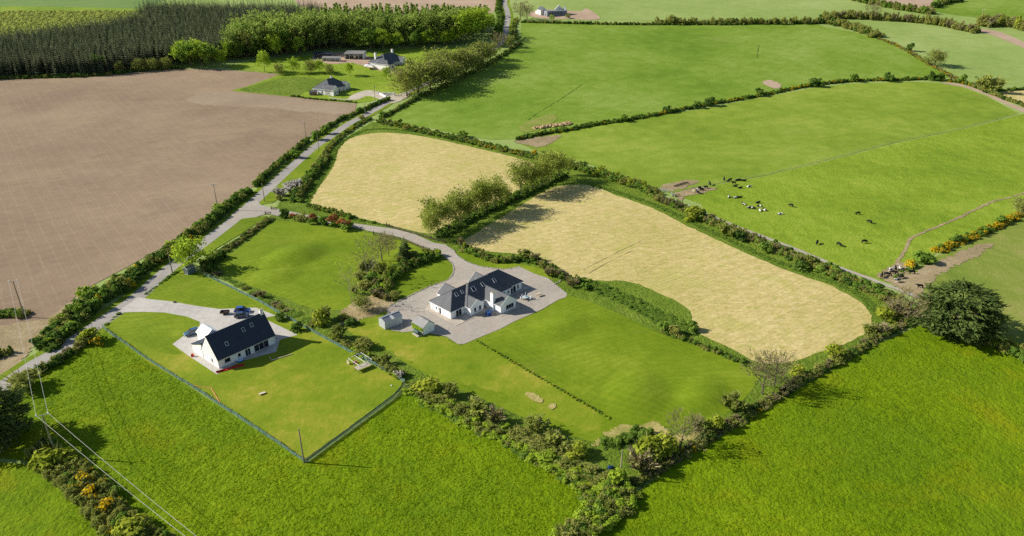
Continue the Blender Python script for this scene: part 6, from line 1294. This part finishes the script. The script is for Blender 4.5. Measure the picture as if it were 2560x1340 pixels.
wp = tag(empty('straw_heap', P(1378, 318)), 'long orange-brown heap of old straw against the field hedge', 'heap'); r = random.Random(4)
for i in range(44):
    q = P(1336 + 88 * r.random(), 317 + r.uniform(-3, 4) ) ; q = P(1335 + i * 2.1, 322 - i * 0.3 + r.uniform(-2.5, 2.5)); m = MB(); m.ball((0, 0, 0.3), r.uniform(1.0, 1.9), 0, 0.6, 9, 5); me = m.mesh('straw_clump', STRAWM)
    for v in me.vertices: v.co += Vector((r.uniform(-1, 1), r.uniform(-1, 1), r.uniform(-1, 1))) * 0.28
    o = link('straw_clump', me, wp); o.location = q - wp.location; o.rotation_euler = (0, 0, r.uniform(0, 6))

# ---------------------------------------------------------------- vehicles
def paint(name, col):
    m, t, o = _mat(name); N = NT(t); b = finish(N, o, col, 0.35, spec=0.5); b.inputs['Coat Weight'].default_value = 0.6; b.inputs['Coat Roughness'].default_value = 0.08; return m
TYRE = plain('tyre', (0.02, 0.02, 0.02), 0.9)
def car(name, loc, ang, pm, label, L=4.5, W=1.82, H=1.55, cat='car'):
    e = tag(empty(name, loc, ang), label, cat); s = L / 4.5
    sec = [(-2.25, 0.45, 0.78, 0.8), (-2.15, 0.32, 0.98, 0.92), (-1.4, 0.28, 1.0, 1.0), (0.0, 0.26, 0.97, 1.0), (1.1, 0.28, 0.95, 1.0), (1.75, 0.3, 0.86, 0.96), (2.15, 0.34, 0.72, 0.86), (2.25, 0.42, 0.6, 0.72)]
    V = []; Fc = []
    for x, z0, z1, k in sec: w = W / 2 * k; V += [(x * s, -w * 0.92, z0), (x * s, -w, (z0 + z1) / 2), (x * s, -w * 0.94, z1), (x * s, w * 0.94, z1), (x * s, w, (z0 + z1) / 2), (x * s, w * 0.92, z0)]
    n = len(sec)
    for i in range(n - 1):
        for j in range(6): Fc.append((6 * i + j, 6 * i + (j + 1) % 6, 6 * i + 6 + (j + 1) % 6, 6 * i + 6 + j))
    Fc += [tuple(range(6)), tuple(range(6 * n - 1, 6 * n - 7, -1))]
    MB().add(V, Fc).build('body', pm, e, False)
    cb = [(-2.0, 0.97, 0.86), (-1.55, H - 0.04, 0.72), (0.1, H, 0.72), (0.5, H - 0.1, 0.74), (1.15, 0.96, 0.86)]
    V = []; Fc = []
    for x, z, k in cb: w = W / 2 * k; V += [(x * s, -w, z), (x * s, w, z)]
    V += [(x * s, sg * W / 2 * 0.93, 0.93) for x in (-2.0, 1.15) for sg in (-1, 1)]
    b = len(cb) * 2
    Fc = [(2 * i, 2 * i + 1, 2 * i + 3, 2 * i + 2) for i in range(len(cb) - 1)] + [tuple([0] + [2 * i for i in range(1, len(cb))]), tuple([1] + [2 * i + 1 for i in range(1, len(cb))])[::-1]]
    MB().add(V[:b], Fc).build('window_glass', GLASS, e)
    m = MB(); m.box(-1.5 * s, 0.25 * s, -W / 2 * 0.71, W / 2 * 0.71, H - 0.035, H + 0.025); m.build('roof_panel', pm, e)
    for x in (-1.42, 1.38):
        for sg in (-1, 1):
            w = MB().tube((x * s, sg * (W / 2 - 0.2), 0.33), (x * s, sg * (W / 2 + 0.01), 0.33), 0.33, n=12).build('wheel', TYRE, e)
            MB().tube((x * s, sg * (W / 2 - 0.02), 0.33), (x * s, sg * (W / 2 + 0.025), 0.33), 0.2, n=10).build('rim', GALV, w)
    for sg in (-1, 1):
        MB().box(2.1 * s, 2.24 * s, sg * 0.6 - 0.16, sg * 0.6 + 0.16, 0.6, 0.72).build('headlight', WHITEP, e); MB().box(-2.27 * s, -2.15 * s, sg * 0.62 - 0.14, sg * 0.62 + 0.14, 0.72, 0.9).build('tail_light', REDP, e)
    return e
BLUEC = paint('blue_paint', (0.012, 0.075, 0.3)); NAVYC = paint('navy_paint', (0.03, 0.05, 0.1)); STEELC = paint('steel_blue_paint', (0.03, 0.09, 0.17)); WHITEC = paint('white_paint', (0.75, 0.75, 0.75))
car('parked_car', P(607, 781) + YARD, R(4), BLUEC, 'bright blue estate car parked beyond the dark roof', 4.7, 1.9, 1.75)
car('parked_car', P(606, 793) + YARD, R(16), NAVYC, 'dark navy car half hidden behind the dark roof', 4.4, 1.8, 1.5)
car('parked_car', P(482, 836) + YARD, R(218), STEELC, 'steel blue car parked at the gable of the dark roofed bungalow', 4.6, 1.85, 1.6)
car('lane_car', P(1270.5, 43.5), R(-100), WHITEC, 'white car driving on the far lane', 4.6, 1.95, 1.7)
tr = tag(empty('car_trailer', P(563, 786) + YARD, R(3)), 'small dark box trailer on the white gravel', 'trailer')
MB().box(-1.2, 1.2, -0.7, 0.7, 0.5, 0.58).build('bed', WOODD, tr)
for y in (-0.7, 0.68): MB().box(-1.2, 1.2, y, y + 0.04, 0.58, 1.05).build('side_board', WOODD, tr)
for x in (-1.24, 1.2): MB().box(x, x + 0.04, -0.7, 0.72, 0.5, 1.05).build('end_board', WOODD, tr)
for sg in (-1, 1): MB().tube((0, sg * 0.75, 0.3), (0, sg * 0.92, 0.3), 0.3, n=12).build('wheel', TYRE, tr)
MB().bar((1.2, 0, 0.5), (2.3, 0, 0.5), 0.08, 0.08).build('drawbar', GALV, tr)
mq = tag(empty('garden_marquee', P(922, 172), 0.2), 'white open gazebo with a red top beside the hipped bungalow', 'gazebo')
MB().add([(-3.2, -3.2, 2.4), (3.2, -3.2, 2.4), (3.2, 3.2, 2.4), (-3.2, 3.2, 2.4), (0, 0, 3.8)], [(0, 1, 4), (1, 2, 4), (2, 3, 4), (3, 0, 4), (3, 2, 1, 0)]).build('canopy', WHITEP, mq)
for x in (-3, 3):
    for y in (-3, 3): MB().tube((x, y, 0), (x, y, 2.4), 0.06).build('leg', WHITEP, mq)
MB().ball((0, 0, 3.7), 0.9, 0, 0.7).build('finial', REDP, mq)

# ---------------------------------------------------------------- cattle
def hide(name, black):
    m, t, o = _mat(name); N = NT(t); tc = N.n('ShaderNodeTexCoord').outputs['Object']; oi = N.n('ShaderNodeObjectInfo').outputs['Random']
    v = N.n('ShaderNodeVectorMath', operation='ADD'); N.l(tc, v.inputs[0]); cx = N.n('ShaderNodeCombineXYZ'); N.l(N.math('MULTIPLY', oi, 37.0), cx.inputs[0]); N.l(cx.outputs[0], v.inputs[1])
    k = N.ramp(N.noise(v.outputs[0], 1.5, 1, 0.3), [(black, (0.012, 0.011, 0.011)), (black + 0.02, (0.7, 0.66, 0.6))]); finish(N, o, k, 0.7); return m
H_BLACK = hide('black_hide', 0.97); H_PIED = hide('pied_hide', 0.56); H_WHITE = hide('white_hide', 0.45)
def skin_mesh(name, verts, edges, rad, root=0, sub=1):
    me = bpy.data.meshes.new(name); me.from_pydata(verts, edges, []); o = bpy.data.objects.new(name, me); COL.objects.link(o)
    o.modifiers.new('skin', 'SKIN'); ss = o.modifiers.new('sub', 'SUBSURF'); ss.levels = sub; ss.render_levels = sub
    sv = me.skin_vertices[0].data
    for i, r in enumerate(rad): sv[i].radius = (r, r) if not isinstance(r, tuple) else r; sv[i].use_root = i == root
    dg = bpy.context.evaluated_depsgraph_get(); dg.update(); out = bpy.data.meshes.new_from_object(o.evaluated_get(dg)); out.name = name
    bpy.data.objects.remove(o); bpy.data.meshes.remove(me); return out
def cow_mesh(pose):
    # spine: rump, hip, barrel, shoulder, neck, poll, muzzle
    z = 1.08 if pose != 'lie' else 0.5
    hd = {'graze': [(1.0, 0, z - 0.1), (1.28, 0, z - 0.5), (1.4, 0, 0.3)], 'stand': [(1.05, 0, z + 0.22), (1.28, 0, z + 0.36), (1.58, 0, z + 0.12)], 'lie': [(1.0, 0, z + 0.25), (1.2, 0, z + 0.42), (1.48, 0, z + 0.22)]}[pose]
    V = [(-0.85, 0, z + 0.05), (-0.5, 0, z), (0.0, 0, z - 0.06), (0.55, 0, z)] + hd
    E = [(0, 1), (1, 2), (2, 3), (3, 4), (4, 5), (5, 6)]; Rr = [0.26, (0.33, 0.38), (0.37, 0.42), (0.3, 0.38), 0.2, 0.15, 0.09]
    def leg(root, pts, rr):
        b = root
        for p, q in zip(pts, rr): V.append(p); Rr.append(q); E.append((b, len(V) - 1)); b = len(V) - 1
    if pose != 'lie':
        for s in (-1, 1):
            leg(3, [(0.58, s * 0.2, 0.7), (0.6, s * 0.2, 0.38), (0.58, s * 0.2, 0.04)], (0.15, 0.07, 0.065))
            leg(0, [(-0.72, s * 0.22, 0.74), (-0.86, s * 0.22, 0.45), (-0.8, s * 0.22, 0.04)], (0.18, 0.075, 0.065))
        leg(0, [(-1.06, 0, 0.9), (-1.08, 0, 0.5)], (0.04, 0.03))
    else:
        for s in (-1, 1):
            leg(3, [(0.7, s * 0.3, 0.22), (0.95, s * 0.3, 0.08)], (0.12, 0.07)); leg(0, [(-0.55, s * 0.42, 0.25), (-0.25, s * 0.5, 0.08)], (0.18, 0.08))
        leg(0, [(-1.05, 0, 0.3), (-1.05, 0.1, 0.06)], (0.04, 0.03))
    for s in (-1, 1): leg(len(V[:4]) + 1, [(hd[1][0] - 0.06, s * 0.24, hd[1][2] + 0.06)], (0.05,))
    return skin_mesh('cow', V, E, Rr, 2, 1)
COW = {}
for pose in ('graze', 'stand', 'lie'):
    base = cow_mesh(pose)
    for k, m in (('b', H_BLACK), ('p', H_PIED), ('w', H_WHITE)): c2 = base.copy(); c2.materials.clear(); c2.materials.append(m); c2.polygons.foreach_set('use_smooth', np.ones(len(c2.polygons), bool)); COW[pose, k] = c2
COWS = [(1810, 452, 'stand', 'b', 80, 'black cow standing at the fence end of the cow group'), (1824, 454, 'stand', 'b', 30, 'black cow standing second along the fence'), (1843, 452, 'lie', 'b', 10, 'first of three black cows lying along the fence'), (1852, 452, 'lie', 'b', 170, 'second of three black cows lying along the fence'), (1860, 453, 'lie', 'b', 0, 'third of three black cows lying along the fence'),
 (1834, 461, 'stand', 'b', 200, 'black cow standing below the lying three'), (1837, 467, 'lie', 'b', -20, 'black cow lying in front of the standing one'), (1850, 471, 'lie', 'b', 20, 'black cow lying lowest in the fence group'), (1774, 463, 'stand', 'b', 90, 'black cow facing away near the feeder'), (1765, 472, 'stand', 'b', 200, 'black cow standing right of the feeder'), (1754, 477, 'stand', 'b', 190, 'black cow eating beside the feeder'), (1744, 484, 'stand', 'p', 120, 'pied cow with its head in the feeder'), (1748, 474, 'stand', 'b', 215, 'black cow behind the ring feeder'),
 (1872, 468, 'lie', 'w', 15, 'white cow lying right of the fence group'), (1822, 494, 'lie', 'p', 60, 'pied cow lying left of the white one mid-field'), (1837, 496, 'lie', 'w', 30, 'white cow lying between two darker cows'), (1848, 495, 'lie', 'b', -10, 'black cow lying right of the white one mid-field'), (1860, 512, 'lie', 'p', 120, 'pied cow sitting left of the middle cluster'), (1894, 508, 'lie', 'b', 20, 'black cow lying at the top of the middle cluster'), (1898, 517, 'lie', 'p', -30, 'pied cow lying in the middle cluster'), (1873, 521, 'lie', 'p', 10, 'pied cow lying first of a pair below the middle cluster'), (1884, 522, 'lie', 'p', 160, 'pied cow lying second of a pair below the middle cluster'), (1900, 528, 'lie', 'w', 80, 'white cow lying at the bottom of the middle cluster'), (1912, 527, 'lie', 'p', 120, 'pied cow lying right of the bottom white one'),
 (1977, 517, 'graze', 'b', 130, 'black cow grazing alone right of the cluster'), (1949, 537, 'lie', 'w', 10, 'white cow lying alone below the cluster'), (2144, 537, 'graze', 'b', 185, 'black cow grazing highest of the five spread out'), (2173, 558, 'graze', 'b', 120, 'black cow grazing second of the five spread out'), (2042, 610, 'graze', 'b', 240, 'black cow grazing nearest the white track'), (2097, 615, 'graze', 'b', -60, 'black cow with pale face grazing near the white track'), (2160, 608, 'graze', 'b', 10, 'black cow grazing towards the hedge gap'),
 (2226, 679, 'stand', 'w', 10, 'white cow at the rear of the crowd by the hedge gap'), (2238, 676, 'stand', 'b', 70, 'dark cow behind the white ones at the hedge gap'), (2247, 674, 'stand', 'w', 90, 'pied cow seen from behind at the hedge gap'), (2233, 686, 'graze', 'b', -20, 'black cow reaching into the grassy bank'), (2217, 690, 'graze', 'b', -15, 'black cow with white patch in the crowd'), (2203, 694, 'stand', 'b', 60, 'black cow at the outer end of the crowd'), (2252, 696, 'graze', 'b', 220, 'black cow eating from the bank on the earth side'), (2243, 706, 'stand', 'p', 200, 'pied cow at the lower end of the crowd'), (2279, 685, 'stand', 'b', 180, 'black cow standing on the bare earth by the gorse'), (2299, 720, 'stand', 'b', 175, 'black cow standing alone beside the cypress')]
for (x, y, pose, k, a, lab) in COWS:
    o = tag(link('cow', COW[pose, k]), lab, 'cow', 'cattle'); o.location = P(x, y); o.rotation_euler = (0, 0, R(a)); s = random.uniform(0.95, 1.08); o.scale = (s, s, s)
# ---------------------------------------------------------------- tussocks of the near pastures
L_GRASS = leaf_mat('grass_blade', (0.064, 0.112, 0.001), (0.125, 0.172, 0.004), trans=0.4, vary=0.0, gain=2.1)
def tussocks(name, px, dens, seed, label, h=0.17, w=0.3, mat=None, ymax=230):
    pts = [P(*p) for p in px]; r = np.random.default_rng(seed); arr = np.array([(p.x, p.y) for p in pts])
    x0, y0 = arr.min(0); x1, y1 = arr.max(0); y0 = max(y0, 84); y1 = min(y1, ymax)
    n = int((x1 - x0) * (y1 - y0) * dens); X = x0 + (x1 - x0) * r.random(n); Y = y0 + (y1 - y0) * r.random(n)
    ins = np.zeros(n, bool); m = len(arr)
    for i in range(m):
        a, b = arr[i], arr[i - 1]; c = (a[1] > Y) != (b[1] > Y)
        with np.errstate(divide='ignore', invalid='ignore'): ins ^= c & (X < (b[0] - a[0]) * (Y - a[1]) / (b[1] - a[1]) + a[0])
    ins &= np.abs(X) < Y * 0.78 + 4
    cl = np.sin(X * 1.3 + 2 * np.sin(Y * 0.7)) + np.sin(Y * 1.7 + 2 * np.sin(X * 0.5)) + np.sin((X + Y) * 0.31) + 0.8 * r.normal(size=n)
    ins &= cl > -1.2; X, Y = X[ins], Y[ins]; n = len(X); V = []
    for k in range(3):
        a = r.random(n) * 6.283; s = 0.6 + 0.9 * r.random(n); ox = 0.12 * r.normal(size=n); oy = 0.12 * r.normal(size=n); lean = 0.25 * r.random(n)
        b0 = np.stack([X + ox - np.cos(a) * w * s / 2, Y + oy - np.sin(a) * w * s / 2, 0 * X], 1); b1 = np.stack([X + ox + np.cos(a) * w * s / 2, Y + oy + np.sin(a) * w * s / 2, 0 * X], 1)
        t = np.stack([X + ox + lean * np.cos(a * 3), Y + oy + lean * np.sin(a * 3), h * s], 1); V.append(np.stack([b0, b1, t], 1))
    o = link(name, mesh_np(name, np.concatenate(V).reshape(-1, 3), 3, mat or L_GRASS)); tag(o, label, 'grass', None, 'stuff'); return o
tussocks('grass', [(-300, 1010), (60, 945), (120, 935), (200, 880), (265, 842), (442, 955), (765, 1168), (1010, 1000), (1060, 1015), (1240, 1100), (1400, 1190), (1470, 1270), (1400, 1330), (1350, 1500), (500, 1500), (330, 1360), (210, 1240), (60, 1150), (-300, 1120)], 5, 1, 'tufts of the lush pasture in front of the mesh fences')
tussocks('grass', [(-300, 1130), (60, 1170), (210, 1270), (330, 1385), (420, 1500), (-600, 1500)], 5, 2, 'tufts of the small pasture in the near corner')
tussocks('grass', [(1570, 1265), (1680, 1190), (1840, 1090), (2000, 990), (2200, 880), (2310, 835), (2440, 860), (2560, 915), (3000, 1060), (3200, 1500), (1420, 1500), (1430, 1395)], 4.5, 3, 'tufts of the wide pasture right of the boundary hedge')
